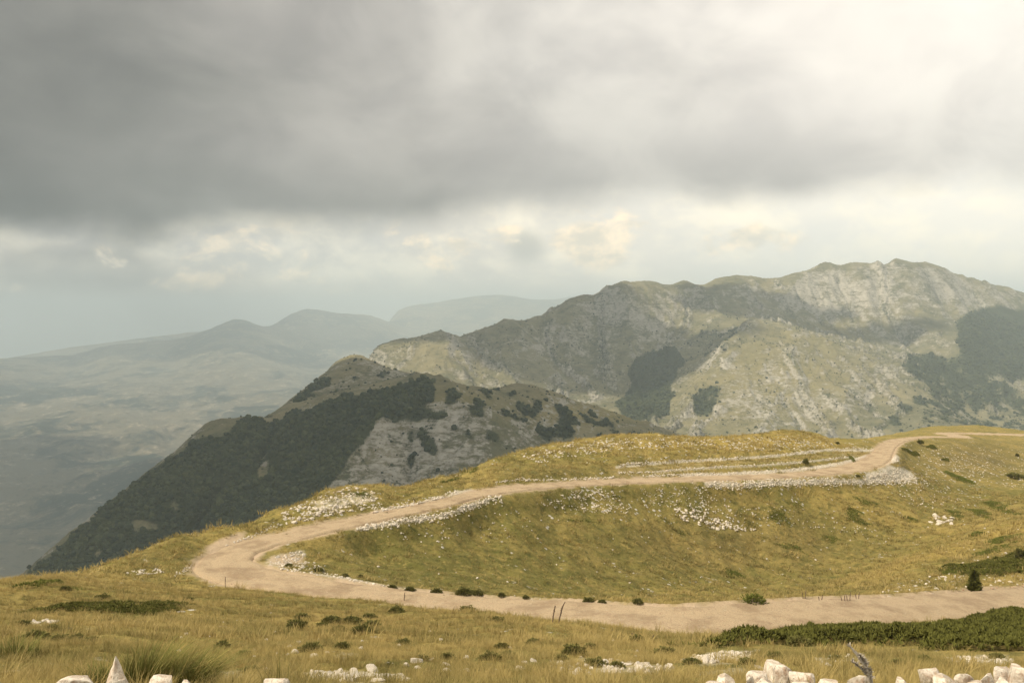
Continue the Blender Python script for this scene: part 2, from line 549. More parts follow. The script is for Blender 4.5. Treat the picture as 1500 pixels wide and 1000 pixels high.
g.links.new(g.n('ShaderNodeMix', {0: .08, 4: pos, 5: g.noise(pos, 4, 2, out=1)}, data_type='VECTOR').outputs[1], vor.inputs['Vector'])
speck = g.m('MULTIPLY', g.step(vor.outputs['Distance'], .34, .22), g.step(g.m('ADD', g.noise(pos, .35, 4, .7), g.m('MULTIPLY', g.attr('rocky'), .26)), .66, .74))
c = g.mix(speck, c, g.mix(n_tiny, (.42, .38, .31), (.66, .62, .54)))
c = g.mix(g.m('MULTIPLY', g.attr('scree'), g.step(n_fine, .33, .50)), c, g.mix(g.noise(pos, 7, 4, .7), (.34, .29, .21), (.86, .79, .67)))
dirtc = g.mix(n_fine, (.40, .29, .19), (.56, .44, .31))
c = g.mix(g.m('MULTIPLY', g.attr('dirt'), g.step(g.m('ADD', n_fine, g.m('MULTIPLY', g.attr('dirt'), .5)), .5, .8)), c, dirtc)
g.put(b.inputs['Base Color'], c)
bmp = g.n('ShaderNodeBump', {'Strength': .7, 'Distance': .25, 'Height': g.m('ADD', n_fine, g.m('ADD', g.m('MULTIPLY', n_tiny, .5), g.m('MULTIPLY', speck, .6)))})
g.put(b.inputs['Normal'], bmp.outputs[0])

na, nr = AZ.shape
fc = grid_faces(na, nr, closed=True)
cv = np.array([[0, 0, -1.78]])
ring = np.arange(na) * nr
capf = np.stack([ring, np.roll(ring, -1), np.full(na, na * nr), np.full(na, na * nr)], 1)
V = np.vstack([VN.reshape(-1, 3), cv])
ext = lambda G: np.concatenate([G.ravel(), [0.0]])
gro = mesh_np('ground', V, fc, mG, True, {'green': ext(green), 'brown': ext(brown), 'yellow': ext(yellow), 'rocky': ext(rocky), 'dirt': ext(dirt), 'scree': ext(scree)})
tag(gro, kind='structure')

# ------------------------------------------------------------------ road
mR, g, b = material('pale_gravel_road')
uv = g.attr('uv', out='Vector')
pos = g.n('ShaderNodeTexCoord').outputs['Object']
sx = g.n('ShaderNodeSeparateXYZ', {'Vector': uv}).outputs
across = g.m('ADD', sx[0], g.m('MULTIPLY', g.m('SUBTRACT', g.noise(g.mapping(uv, (0, .05, 0)), 1.0, 2), .5), .5))
strp = g.step(g.noise(g.mapping(uv, (2.6, .05, 1)), 2.0, 6, .7), .33, .66)
n1, n2, n3 = g.noise(pos, .45, 6, .65), g.noise(pos, 4, 5, .75), g.noise(pos, 20, 3, .75)
rut = g.m('MAXIMUM', g.step(g.m('ABSOLUTE', g.m('SUBTRACT', across, .45)), .24, .10), g.step(g.m('ABSOLUTE', g.m('ADD', across, .40)), .24, .10))
c = g.mix(strp, (.42, .305, .185), (.67, .525, .35))
c = g.mix(g.m('MULTIPLY', rut, g.step(n1, .3, .6, .35, .95)), c, (.74, .58, .385))
c = g.mix(g.step(n1, .56, .36, 0, .65), c, (.27, .185, .115))
c = g.mix(g.step(n2, .53, .68, 0, .75), c, (.66, .55, .41))
c = g.mix(g.step(n2, .47, .33, 0, .7), c, (.24, .165, .105))
c = g.mix(g.step(n3, .50, .32, 0, .75), c, (.17, .12, .08))
mid = g.m('MULTIPLY', g.step(g.m('ABSOLUTE', g.m('SUBTRACT', across, .02)), .22, .05), g.step(n2, .40, .56))
c = g.mix(g.m('MULTIPLY', mid, .35), c, (.26, .20, .11))
g.put(b.inputs['Base Color'], c)
g.put(b.inputs['Normal'], g.n('ShaderNodeBump', {'Strength': .9, 'Distance': .12, 'Height': g.m('ADD', n2, g.m('MULTIPLY', n3, .6))}).outputs[0])


def ribbon(C, name, mat, k=21, jit=.55, lift=0.0):
    d = np.gradient(C[:, :2], axis=0)
    # average the direction for even cross sections
    for _ in range(6): d[1:-1] = (d[:-2] + 2 * d[1:-1] + d[2:]) / 4
    d /= np.linalg.norm(d, axis=1)[:, None]
    nrm = np.stack([d[:, 1], -d[:, 0]], 1)
    s = np.concatenate([[0], np.cumsum(np.linalg.norm(np.diff(C[:, :2], axis=0), axis=1))])
    t = np.linspace(-1, 1, k)
    wl = C[:, 3] + jit * fbm(s / 2.5, s * 0 + 3, 4, 61)
    wr = C[:, 3] + jit * fbm(s / 2.5, s * 0 + 30, 4, 71)
    W = np.where(t[None] < 0, wl[:, None], wr[:, None]) * t[None]
    X = C[:, 0:1] + nrm[:, 0:1] * W
    Y = C[:, 1:2] + nrm[:, 1:2] * W
    crown = .04 * (1 - t ** 2)[None] - .05 * np.exp(-((np.abs(t) - .42) / .13) ** 2)[None]
    Z = C[:, 2:3] + lift + crown + .03 * fbm(X / .8, Y / .8, 3, 41) - np.where(np.abs(t) > .97, .16, 0)[None]
    UV = np.stack([np.broadcast_to(t[None], X.shape), np.broadcast_to(s[:, None], X.shape), 0 * X], -1)
    return mesh_np(name, np.stack([X, Y, Z], -1).reshape(-1, 3), grid_faces(len(C), k), mat, True, {'uv': UV.reshape(-1, 3)})


tag(ribbon(roadC, 'road', mR), kind='structure')
print('near', round(time.time() - T0, 1))

# ------------------------------------------------------------------ MOUNTAINS
mid_px = [
    # wooded spur: left edge, knob, crest
    (-60, 925, 740), (20, 857, 800), (60, 820, 820), (100, 787, 845), (140, 755, 870), (180, 723, 900), (230, 684, 940), (275, 648, 985), (300, 620, 1010), (330, 612, 1020), (365, 612, 1030), (395, 622, 1045),
    (430, 600, 1080), (480, 580, 1085), (530, 565, 1080), (580, 552, 1065), (622, 546, 1050), (660, 556, 1050), (700, 567, 1060), (740, 576, 1075), (790, 575, 1130), (830, 590, 1150),
    (880, 605, 1180), (930, 621, 1200), (990, 638, 1230),
    (640, 600, 960), (560, 600, 965), (530, 640, 905), (500, 690, 850), (480, 730, 810), (600, 660, 900), (640, 690, 870), (700, 640, 920), (760, 640, 960), (700, 700, 840), (820, 640, 1030), (900, 660, 1040),
    (420, 660, 940), (350, 680, 920), (300, 720, 880), (420, 720, 840), (300, 780, 800), (200, 770, 820), (130, 820, 780), (400, 780, 760),
    # second ridge behind the spur
    (415, 606, 1250), (440, 580, 1280), (470, 559, 1300), (500, 546, 1320), (535, 536, 1340), (560, 540, 1340), (600, 550, 1330), (640, 559, 1330), (480, 588, 1190), (560, 570, 1190), (630, 582, 1190), (700, 592, 1200), (680, 566, 1330), (730, 580, 1330), (600, 580, 1520), (660, 592, 1520), (540, 566, 1520), (480, 575, 1500), (760, 600, 1350),
    # the big mountain: crest
    (545, 523, 2250), (590, 498, 2330), (640, 489, 2420), (700, 480, 2520), (740, 470, 2580), (785, 463, 2640), (830, 441, 2720), (860, 430, 2780), (885, 424, 2800), (910, 412, 2830), (960, 410, 2880),
    (1000, 412, 2930), (1035, 416, 2980), (1048, 411, 3060), (1070, 405, 3100), (1100, 404, 3130), (1140, 404, 3130), (1165, 398, 3130), (1195, 389, 3150), (1215, 383, 3180), (1245, 383, 3200), (1270, 385, 3190), (1288, 385, 3160), (1311, 376, 3140),
    (1335, 384, 3180), (1355, 386, 3230), (1385, 394, 3280), (1420, 408, 3330), (1460, 419, 3380), (1500, 431, 3400), (1600, 455, 3420),
    # front ridge
    (1100, 467, 2430), (1140, 475, 2400), (1180, 490, 2360), (1205, 497, 2330), (1235, 510, 2290), (1262, 530, 2250), (1300, 547, 2190), (1345, 562, 2130),
    (1090, 470, 2620), (1200, 490, 2680), (1250, 505, 2620), (1300, 522, 2540), (1150, 468, 2760), (1100, 440, 2860), (1000, 450, 2780), (1040, 470, 2620), (1340, 540, 2430),
    (1060, 510, 2260), (1100, 530, 2160), (1150, 560, 2080), (1200, 600, 1950), (1250, 615, 1900), (1040, 560, 2120), (1000, 605, 1960), (1100, 630, 1830), (1300, 620, 1880), (1350, 640, 1780), (1180, 640, 1800),
    # ravine with woods, left faces
    (960, 545, 2300), (930, 590, 2120), (900, 602, 1980), (1000, 500, 2500), (860, 575, 2150), (800, 560, 2180), (720, 548, 2130), (650, 540, 2080), (600, 525, 2150), (700, 510, 2350), (800, 500, 2480), (880, 470, 2640), (900, 520, 2420), (960, 470, 2640),
    # right faces and ravine
    (1300, 410, 3040), (1310, 450, 2880), (1350, 480, 2740), (1405, 505, 2580), (1230, 420, 3020), (1200, 450, 2930), (1260, 470, 2850), (1420, 440, 3120), (1440, 480, 2900), (1460, 520, 2700), (1500, 460, 3200),
    (1480, 560, 2480), (1400, 550, 2420), (1420, 600, 2150), (1500, 620, 2050), (1380, 525, 2560), (1330, 505, 2720), (1380, 450, 2960)]
mid_pts = ctrl(mid_px)


def zpt(x, y, z):
    r = math.hypot(x, y)
    return (math.atan2(x, y), math.log(r), z / r)


for u, v, y in mid_px:
    if v < 433 or (v < 500 and u < 900 and y > 2000):
        x = (u - 750) / F * y
        z = -(v - 470) / F * y
        mid_pts.append(zpt(x * 1.12, y * 1.12, z - 190))
        mid_pts.append(zpt(x * 1.5, y * 1.5, z - 750))
for u, y, z in [(700, 1500, -262), (850, 1550, -268), (1000, 1550, -262), (1150, 1500, -255), (1300, 1500, -250), (1500, 1500, -245), (560, 1600, -280), (430, 1600, -420),
                (500, 600, -255), (750, 600, -240), (1000, 700, -225), (1250, 800, -225), (1500, 800, -225), (200, 550, -260), (0, 550, -280),
                (700, 420, -170), (1100, 430, -160), (1450, 450, -150), (300, 400, -180), (50, 400, -190),
                (330, 1250, -300), (250, 1250, -400), (150, 1150, -430), (50, 1000, -400), (-50, 950, -430), (350, 1600, -560), (200, 1600, -640), (50, 1500, -640), (500, 2000, -420), (400, 2100, -620),
                (450, 2600, -560), (300, 2600, -800), (100, 2500, -930), (0, 2200, -930), (520, 3200, -480), (400, 3500, -900), (100, 3500, -1000), (600, 4200, -500), (200, 4500, -1050), (750, 4500, -520)]:
    mid_pts.append(zpt((u - 750) / F * y, y, z))
mid_pts += guard(mid_pts, R(-31), R(5), R(-10)) + guard(mid_pts, R(31), R(4), R(10))
tpsM = TPS(mid_pts, smooth=2e-4)

DX = 9.0
gx, gy = np.arange(-2900, 3300, DX), np.arange(330, 4700, DX)
GX, GY = np.meshgrid(gx, gy, indexing='ij')
GR = np.hypot(GX, GY)
GA = np.arctan2(GX, GY)
ca2, cl2 = np.linspace(R(-86), R(86), 500), np.linspace(math.log(300), math.log(5800), 420)
A2, L2 = np.meshgrid(np.clip(ca2, R(-62), R(62)), cl2, indexing='ij')
T2 = tpsM(A2, L2)
Z0 = bil(T2, (GA - ca2[0]) / (ca2[-1] - ca2[0]) * 499, (np.log(GR) - cl2[0]) / (cl2[-1] - cl2[0]) * 419) * GR
rs_ = np.clip(GR / 2600, .3, 1)
ZM = Z0 + 15 * rs_ * fbm(GX / 260, GY / 260, 5, 101) + 5 * rs_ * ridged(GX / 70, GY / 70, 3, 111)
noiseM = ZM - Z0


def erode(Z, dx, n, k, m=.5):
    nx, ny = Z.shape
    idx = np.arange(nx * ny).reshape(nx, ny)
    z = Z.copy()
    for _ in range(n):
        best = np.zeros_like(z)
        rec = idx.copy()
        dist = np.full(z.shape, dx)
        for ox, oy in ((1, 0), (-1, 0), (0, 1), (0, -1), (1, 1), (1, -1), (-1, 1), (-1, -1)):
            d = dx * math.hypot(ox, oy)
            s = np.full(z.shape, -1.0)
            a = z[max(0, -ox):nx - max(0, ox), max(0, -oy):ny - max(0, oy)]
            bb = z[max(0, ox):nx + min(0, ox), max(0, oy):ny + min(0, oy)]
            s[max(0, -ox):nx - max(0, ox), max(0, -oy):ny - max(0, oy)] = (a - bb) / d
            up = s > best
            best[up] = s[up]
            rec[up] = np.roll(np.roll(idx, -ox, 0), -oy, 1)[up]
            dist[up] = d
        od = np.argsort(z, axis=None)
        recl = rec.ravel().tolist()
        A = [1.0] * (nx * ny)
        odl = od.tolist()
        for i in reversed(odl):
            r = recl[i]
            if r != i: A[r] += A[i]
        An = np.array(A)
        fct = (k * An ** m * dx ** (2 * m) / dist.ravel()).tolist()
        zl = z.ravel().tolist()
        for i in odl:
            r = recl[i]
            if r != i:
                zr = zl[r]
                if zl[i] > zr:
                    f = fct[i]
                    zl[i] = (zl[i] + f * zr) / (1 + f)
        z = np.array(zl).reshape(nx, ny)
        # soften a little (hill-slope creep)
        zz = z.copy()
        zz[1:-1, 1:-1] += .10 * (z[2:, 1:-1] + z[:-2, 1:-1] + z[1:-1, 2:] + z[1:-1, :-2] - 4 * z[1:-1, 1:-1])
        z = zz
    return z, An.reshape(nx, ny)


ZE, FLOW = erode(ZM, DX, 7, .10)
cut = np.clip(ZM - ZE, 0, None)
cut = 62 * (1 - np.exp(-cut / 62))
low = cut.copy()
for _ in range(40):       # keep the intended large shape: take the broad lowering back out
    low[1:-1, 1:-1] = (low[2:, 1:-1] + low[:-2, 1:-1] + low[1:-1, 2:] + low[1:-1, :-2]) / 4
ZM = ZM - (cut - low * .8) * sstep(2.2, 5.0, np.log(FLOW + 1))
relM = ZM - Z0
FL = np.log(FLOW + 1)
FLs = FL.copy()
for _ in range(3): FLs[1:-1, 1:-1] = (FLs[1:-1, 1:-1] * 2 + FLs[2:, 1:-1] + FLs[:-2, 1:-1] + FLs[1:-1, 2:] + FLs[1:-1, :-2]) / 6
rough = low - cut        # negative in gullies
print('erode', round(time.time() - T0, 1))

am = np.linspace(R(-38), R(38), 1000)
lm = np.linspace(math.log(345), math.log(4900), 760)
AM, LM = np.meshgrid(am, lm, indexing='ij')
RM = np.exp(LM)
XM, YM = RM * np.sin(AM), RM * np.cos(AM)
fx_, fy_ = (XM - gx[0]) / DX, (YM - gy[0]) / DX
ZMM = bil(Z0, fx_, fy_) + bil(relM, fx_, fy_)
flowM0 = bil(FLs, fx_, fy_)
for pts, hh_, ww_ in [([(1311, 376, 3100), (1311, 376, 3180)], 16, 40), ([(1085, 466, 2440), (1100, 467, 2430), (1140, 475, 2400), (1180, 490, 2360), (1205, 497, 2330), (1235, 510, 2290), (1262, 530, 2250), (1300, 547, 2190), (1345, 562, 2130), (1400, 590, 2060)], 26, 45),
                      ([(1285, 395, 3130), (1300, 412, 3040), (1312, 450, 2880), (1350, 480, 2740), (1405, 505, 2580)], 24, 50), ([(1200, 392, 3130), (1160, 425, 2980), (1130, 450, 2800)], 18, 50),
                      ([(1000, 412, 2930), (1030, 440, 2800), (1060, 470, 2640), (1020, 500, 2500), (990, 520, 2420)], 22, 45), ([(885, 424, 2800), (930, 470, 2620), (900, 520, 2420), (880, 560, 2200)], 22, 50),
                      ([(740, 470, 2580), (760, 510, 2430), (740, 550, 2150)], 18, 45), ([(640, 489, 2420), (660, 520, 2280), (650, 545, 2100)], 16, 40), ([(1100, 467, 2430), (1060, 515, 2240), (1010, 570, 2080), (985, 605, 1960)], 26, 45),
                      ([(1180, 490, 2360), (1150, 560, 2080), (1110, 630, 1830)], 14, 35), ([(1262, 530, 2250), (1240, 590, 1990), (1210, 640, 1800)], 14, 35),
                      ([(622, 546, 1050), (600, 580, 990), (560, 615, 940), (530, 645, 900), (490, 700, 840)], 11, 20), ([(660, 556, 1050), (690, 600, 960), (680, 650, 890), (650, 690, 850)], 9, 18),
                      ([(790, 575, 1130), (830, 590, 1150), (880, 605, 1180), (930, 621, 1200), (990, 638, 1230)], 6, 22), ([(622, 546, 1050), (660, 556, 1050), (700, 567, 1060), (740, 576, 1075)], 6, 20)]:
    q = px2world(pts)[:, :2]
    wx_, wy_ = XM + 25 * fbm(XM / 110, YM / 110, 3, 311), YM + 25 * fbm(XM / 110 + 30, YM / 110, 3, 312)
    best = np.full(ZMM.shape, 1e9)
    for i in range(len(q) - 1):
        d_ = q[i + 1] - q[i]
        t_ = np.clip(((wx_ - q[i, 0]) * d_[0] + (wy_ - q[i, 1]) * d_[1]) / (d_ ** 2).sum(), 0, 1)
        best = np.minimum(best, (wx_ - q[i, 0] - t_ * d_[0]) ** 2 + (wy_ - q[i, 1] - t_ * d_[1]) ** 2)
    best = np.sqrt(best)
    ZMM += hh_ * (np.exp(-best / ww_) - .75 * np.exp(-(best / (2.6 * ww_)) ** 2))
warpx = 60 * fbm(XM / 260, YM / 260, 3, 301)
ribs = ridged((XM + warpx) / 105, (YM + warpx) / 560, 4, 303)
ribw = sstep(.22, .5, np.hypot(np.gradient(ZMM)[1] / (RM * (lm[1] - lm[0])), np.gradient(ZMM)[0] / (RM * (am[1] - am[0])))) * sstep(690, 900, RM)
ribw = ribw * sstep(1.0, 3.0, flowM0)
ZMM += ribs * ribw * np.where(RM > 1500, 30.0, 8.0)
ZMM += 2.5 * ridged(XM / 75 + .4 * fbm(XM / 60, YM / 60, 2, 8), YM / 75, 3, 133) * sstep(1.0, 3.0, flowM0)
ZMM += 1.8 * ridged(XM / 26, YM / 26, 4, 131) + 1.0 * fbm(XM / 9, YM / 9, 2, 141)
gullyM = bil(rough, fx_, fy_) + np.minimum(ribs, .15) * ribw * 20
flowM = bil(FLs, fx_, fy_)
VM = np.stack([XM, YM, ZMM], -1)
UM, WM = project(VM)
DM = YM
woods = [  # pixel outlines of woods on the slopes, with depth range and edge raggedness
    ([(-80, 960), (20, 860), (100, 788), (180, 724), (272, 652), (300, 640), (330, 640), (350, 615), (372, 612), (396, 622), (420, 612), (470, 588), (560, 570), (600, 556), (622, 548), (634, 562),
      (632, 585), (600, 600), (585, 625), (560, 610), (545, 625), (530, 650), (500, 690), (470, 730), (380, 790), (250, 830), (100, 900)], 600, 1180, 12, 1.0),
    ([(405, 612), (440, 577), (470, 556), (490, 552), (470, 570), (440, 592), (420, 608)], 1150, 1400, 5, .8),
    ([(400, 620), (440, 570), (535, 518), (640, 545), (640, 562), (560, 575), (470, 600)], 1130, 1480, 6, .12),
    ([(600, 600), (640, 570), (720, 590), (760, 620), (720, 650), (660, 640), (640, 690), (600, 690)], 700, 1150, 14, .30),
    ([(700, 565), (800, 585), (900, 612), (960, 640), (900, 680), (780, 640), (720, 600)], 800, 1250, 10, .36),
    ([(920, 540), (945, 515), (985, 508), (1005, 525), (985, 560), (985, 600), (950, 618), (915, 612), (905, 590), (925, 565)], 1700, 2700, 13, 1.0),
    ([(1015, 575), (1048, 555), (1056, 585), (1040, 610), (1012, 612)], 1700, 2400, 11, .8),
    ([(1400, 500), (1400, 465), (1430, 450), (1470, 447), (1600, 470), (1600, 600), (1500, 560), (1460, 548), (1430, 545), (1410, 520)], 1900, 3300, 15, 1.0),
    ([(1312, 540), (1335, 518), (1400, 520), (1440, 545), (1480, 560), (1500, 590), (1440, 600), (1400, 585), (1350, 560)], 1800, 3000, 14, .6),
    ([(1340, 565), (1420, 570), (1600, 600), (1600, 660), (1480, 640), (1380, 620), (1310, 640), (1300, 610)], 1500, 2500, 14, .42),
    ([(1000, 500), (1050, 470), (1110, 480), (1090, 510), (1040, 530)], 2100, 2900, 10, .25),
    ]
forestM = np.zeros_like(ZMM)
for poly, d0, d1, rag, den in woods:
    uu = UM + rag * 1.6 * fbm(XM / 45, ZMM / 30, 5, 151, .7)
    vv = WM + rag * 1.2 * fbm(XM / 45 + 40, ZMM / 30, 5, 161, .7)
    inn = inpoly(uu, vv, poly) & (DM > d0) & (DM < d1)
    if den < .9:
        inn &= (fbm(XM / 26, YM / 26, 4, 171) + .35 * sstep(0, -8, gullyM) > (.28 - .62 * den))
    forestM = np.maximum(forestM, inn * 1.0)
# bare rock windows inside the big wood
for u, v, a_, b_ in [(330, 632, 34, 12), (385, 685, 14, 26), (215, 770, 26, 12), (255, 745, 16, 16), (150, 815, 22, 12), (180, 795, 30, 10)]:
    w_ = np.exp(-(((UM - u) / a_) ** 2 + ((WM - v) / b_) ** 2)) + 1.1 * fbm(XM / 20, YM / 20, 4, 181)
    forestM[(w_ > .78) & (DM < 1150)] = 0

gz = np.gradient(ZMM)
dr = RM * (lm[1] - lm[0])
dn = RM * (am[1] - am[0])
slopeM = np.hypot(gz[1] / dr, gz[0] / dn)
rockM = np.clip(.35 + .5 * fbm(XM / 120, YM / 120, 4, 191) + .5 * sstep(.45, .95, slopeM) - .3 * sstep(2, 6, flowM - 2), 0, 1)
rockM = np.clip(rockM + .16 * ((UM > 420) & (UM < 660) & (DM > 1150) & (DM < 1500)) + .42 * ((UM > 480) & (UM < 720) & (WM > 590) & (DM < 1000)) + .3 * np.exp(-(((UM - 1230) / 90) ** 2 + ((WM - 425) / 30) ** 2)) + .3 * np.exp(-(((UM - 1150) / 130) ** 2 + ((WM - 590) / 60) ** 2)), 0, 1)
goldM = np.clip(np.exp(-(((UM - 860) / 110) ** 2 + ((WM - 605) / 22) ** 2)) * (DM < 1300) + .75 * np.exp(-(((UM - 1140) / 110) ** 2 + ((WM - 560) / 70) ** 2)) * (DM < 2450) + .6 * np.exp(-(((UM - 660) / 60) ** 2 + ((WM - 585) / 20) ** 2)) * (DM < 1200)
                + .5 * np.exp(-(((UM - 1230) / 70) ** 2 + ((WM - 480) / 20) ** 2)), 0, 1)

mM, g, b = material('limestone_mountainside')
pos = g.n('ShaderNodeTexCoord').outputs['Object']
n0, n1, n2, n3 = g.noise(pos, .006, 5, .6), g.noise(pos, .03, 5, .65, .5), g.noise(g.mapping(pos, (1, 1, 2.2)), .11, 5, .7), g.noise(g.mapping(pos, (.7, .7, 2.5)), .42, 3, .75)
c = g.mix(g.step(g.m('ADD', g.m('MULTIPLY', n0, .5), g.m('MULTIPLY', n1, .55)), .40, .68), (.125, .120, .066), (.235, .205, .115))
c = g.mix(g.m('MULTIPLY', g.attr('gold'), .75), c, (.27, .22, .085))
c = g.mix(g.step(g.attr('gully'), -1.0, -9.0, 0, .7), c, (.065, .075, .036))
strat = g.noise(g.mapping(pos, (.012, .012, .16)), 1.0, 5, .7, .6)
rk = g.m('ADD', g.m('MULTIPLY', g.attr('rock'), .26), g.m('ADD', g.m('MULTIPLY', n2, .50), g.m('ADD', g.m('MULTIPLY', n1, .30), g.m('ADD', g.m('MULTIPLY', strat, .35), g.m('MULTIPLY', n3, .22)))))
rmask = g.step(rk, .82, .97)
c = g.mix(g.m('MULTIPLY', rmask, .9), c, g.mix(n2, (.17, .16, .13), (.62, .57, .48)))
scr = g.step(g.m('ADD', g.m('MULTIPLY', n3, .35), g.m('ADD', g.m('MULTIPLY', n2, .3), g.m('MULTIPLY', n1, .4))), .50, .40, 0, .8)
c = g.mix(scr, c, (.045, .055, .028))
c = g.mix(g.step(g.m('ADD', g.attr('forest'), g.m('MULTIPLY', g.m('SUBTRACT', n2, .5), .7)), .35, .65), c, g.mix(n2, (.026, .034, .016), (.05, .06, .025)))
g.put(b.inputs['Base Color'], c)
g.put(b.inputs['Normal'], g.n('ShaderNodeBump', {'Strength': .75, 'Distance': 4.0, 'Height': g.m('ADD', n2, g.m('ADD', g.m('MULTIPLY', n3, .5), g.m('MULTIPLY', rmask, .35)))}).outputs[0])
FSOFT = forestM.copy()
for _ in range(3): FSOFT[2:-2, 2:-2] = (FSOFT[2:-2, 2:-2] + FSOFT[4:, 2:-2] + FSOFT[:-4, 2:-2] + FSOFT[2:-2, 4:] + FSOFT[2:-2, :-4]) / 5
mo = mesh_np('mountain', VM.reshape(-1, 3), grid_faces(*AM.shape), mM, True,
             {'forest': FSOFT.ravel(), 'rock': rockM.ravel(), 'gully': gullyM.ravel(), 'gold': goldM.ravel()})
tag(mo, kind='structure')

# ------------------------------------------------------------------ FAR HILLS
far_px = [(0, 880, 3000), (150, 860, 3000), (300, 800, 3200), (0, 790, 3600), (150, 770, 3700), (0, 700, 4700), (100, 730, 4300), (200, 690, 4700), (100, 650, 5600), (250, 645, 5600),
          (0, 605, 6800), (100, 582, 7400), (200, 572, 7800), (300, 600, 6700), (400, 600, 6700), (350, 560, 8000), (100, 545, 9400), (250, 530, 9200), (0, 532, 10500), (75, 522, 10500), (150, 509, 10500), (225, 500, 10400), (290, 489, 10400),
          (318, 479, 10500), (346, 468, 10800), (368, 474, 10800), (390, 480, 10800), (412, 469, 11400), (440, 458, 12000), (470, 457, 12000), (505, 461, 12000), (545, 463, 12200), (580, 458, 14000), (620, 451, 14800), (660, 442, 15000),
          (700, 434, 15000), (735, 433, 15000), (770, 438, 15000), (800, 440, 15000), (840, 438, 15000), (880, 434, 15000), (960, 436, 15000), (1030, 438, 15000), (1300, 450, 15000), (1300, 500, 11000), (1000, 500, 11000), (850, 490, 12000),
          (450, 520, 9800), (540, 500, 10500), (450, 565, 8000), (600, 480, 12500), (700, 470, 13000), (500, 600, 7000), (700, 600, 7500), (1000, 560, 8000), (1300, 560, 8000), (900, 640, 5500), (1300, 640, 5500), (600, 700, 4700)]
far_pts = ctrl(far_px)
for u, v, y in far_px:
    if v < 535 and y > 10000 and not (u in (450, 540, 600, 700) and v > 465):
        a, l, t = [float(q) for q in pol(u, v, y)]
        far_pts.append((a, l + .12, t - .035))
        far_pts.append((a, l + .5, t - .06))
far_pts += guard(far_pts, R(-31), R(6), R(-12)) + guard(far_pts, R(20), R(8), R(20))
tpsF = TPS(far_pts, smooth=1e-4)
af, lf = np.linspace(R(-66), R(66), 1150), np.linspace(math.log(2400), math.log(21000), 560)
AF, LF = np.meshgrid(af, lf, indexing='ij')
RF = np.exp(LF)
XF, YF = RF * np.sin(AF), RF * np.cos(AF)
c1, c2 = np.linspace(af[0], af[-1], 300), np.linspace(lf[0], lf[-1], 240)
B1, B2 = np.meshgrid(c1, c2, indexing='ij')
TF = tpsF(B1, B2)
fade = sstep(9800, 7500, RF)
warp = fbm(XF / 900, YF / 900, 3, 201) * 350
rdg = ridged((XF + warp) / 1500, (YF - warp) / 1500, 6, 211)
ZF = bil(TF, (AF - c1[0]) / (c1[-1] - c1[0]) * 299, (LF - c2[0]) / (c2[-1] - c2[0]) * 239) * RF + (rdg - .1) * (95 * fade + 18) + 12 * fbm(XF / 160, YF / 160, 3, 221)
# a farther, fainter ridge on the left
mFar, g, b = material('hazy_farmed_hills')
pos = g.n('ShaderNodeTexCoord').outputs['Object']
n0, n1, n2 = g.noise(pos, .0013, 5, .6, .6), g.noise(pos, .0065, 6, .7, .8), g.noise(pos, .03, 4, .7)
t = g.m('ADD', g.m('MULTIPLY', n0, .55), g.m('ADD', g.m('MULTIPLY', n1, .4), g.m('MULTIPLY', n2, .16)))
c = g.mix(g.step(t, .49, .58), (.026, .036, .024), (.17, .145, .09))
c = g.mix(g.step(g.m('ADD', g.m('MULTIPLY', n1, .6), g.m('MULTIPLY', n2, .45)), .56, .66, 0, .9), c, (.42, .35, .24))
c = g.mix(g.step(n2, .45, .3, 0, .7), c, (.026, .034, .02))
g.put(b.inputs['Base Color'], c)
g.put(b.inputs['Normal'], g.n('ShaderNodeBump', {'Strength': .6, 'Distance': 25.0, 'Height': n2}).outputs[0])
VF = np.stack([XF, YF, ZF], -1)
tag(mesh_np('hills', VF.reshape(-1, 3), grid_faces(*AF.shape), mFar, True), kind='structure')
fr_a = np.linspace(R(-60), R(-10), 300)
prof_u = np.array([-1500, -400, 0, 100, 200, 285, 340, 420, 520, 600])
prof_v = np.array([545, 540, 526, 509, 496, 486, 488, 500, 520, 540])
vv = np.interp(750 + F * np.tan(fr_a), prof_u, prof_v) + 1.2 * fbm(fr_a * 90, fr_a * 0, 4, 231)
rows = []
for k, (rr, drop) in enumerate([(12600, -700), (13400, -330), (14200, 0), (15200, -250), (16500, -800)]):
    zc = -(vv - 470) / F * 14200 * np.cos(fr_a) + drop + (30 * fbm(fr_a * 60 + k, fr_a * 0 + k, 3, 241) if k != 2 else 0)
    rows.append(np.stack([rr * np.sin(fr_a), rr * np.cos(fr_a), zc], -1))
tag(mesh_np('hills', np.stack(rows, 1).reshape(-1, 3), grid_faces(300, 5), mFar, True), kind='structure')
print('far', round(time.time() - T0, 1))

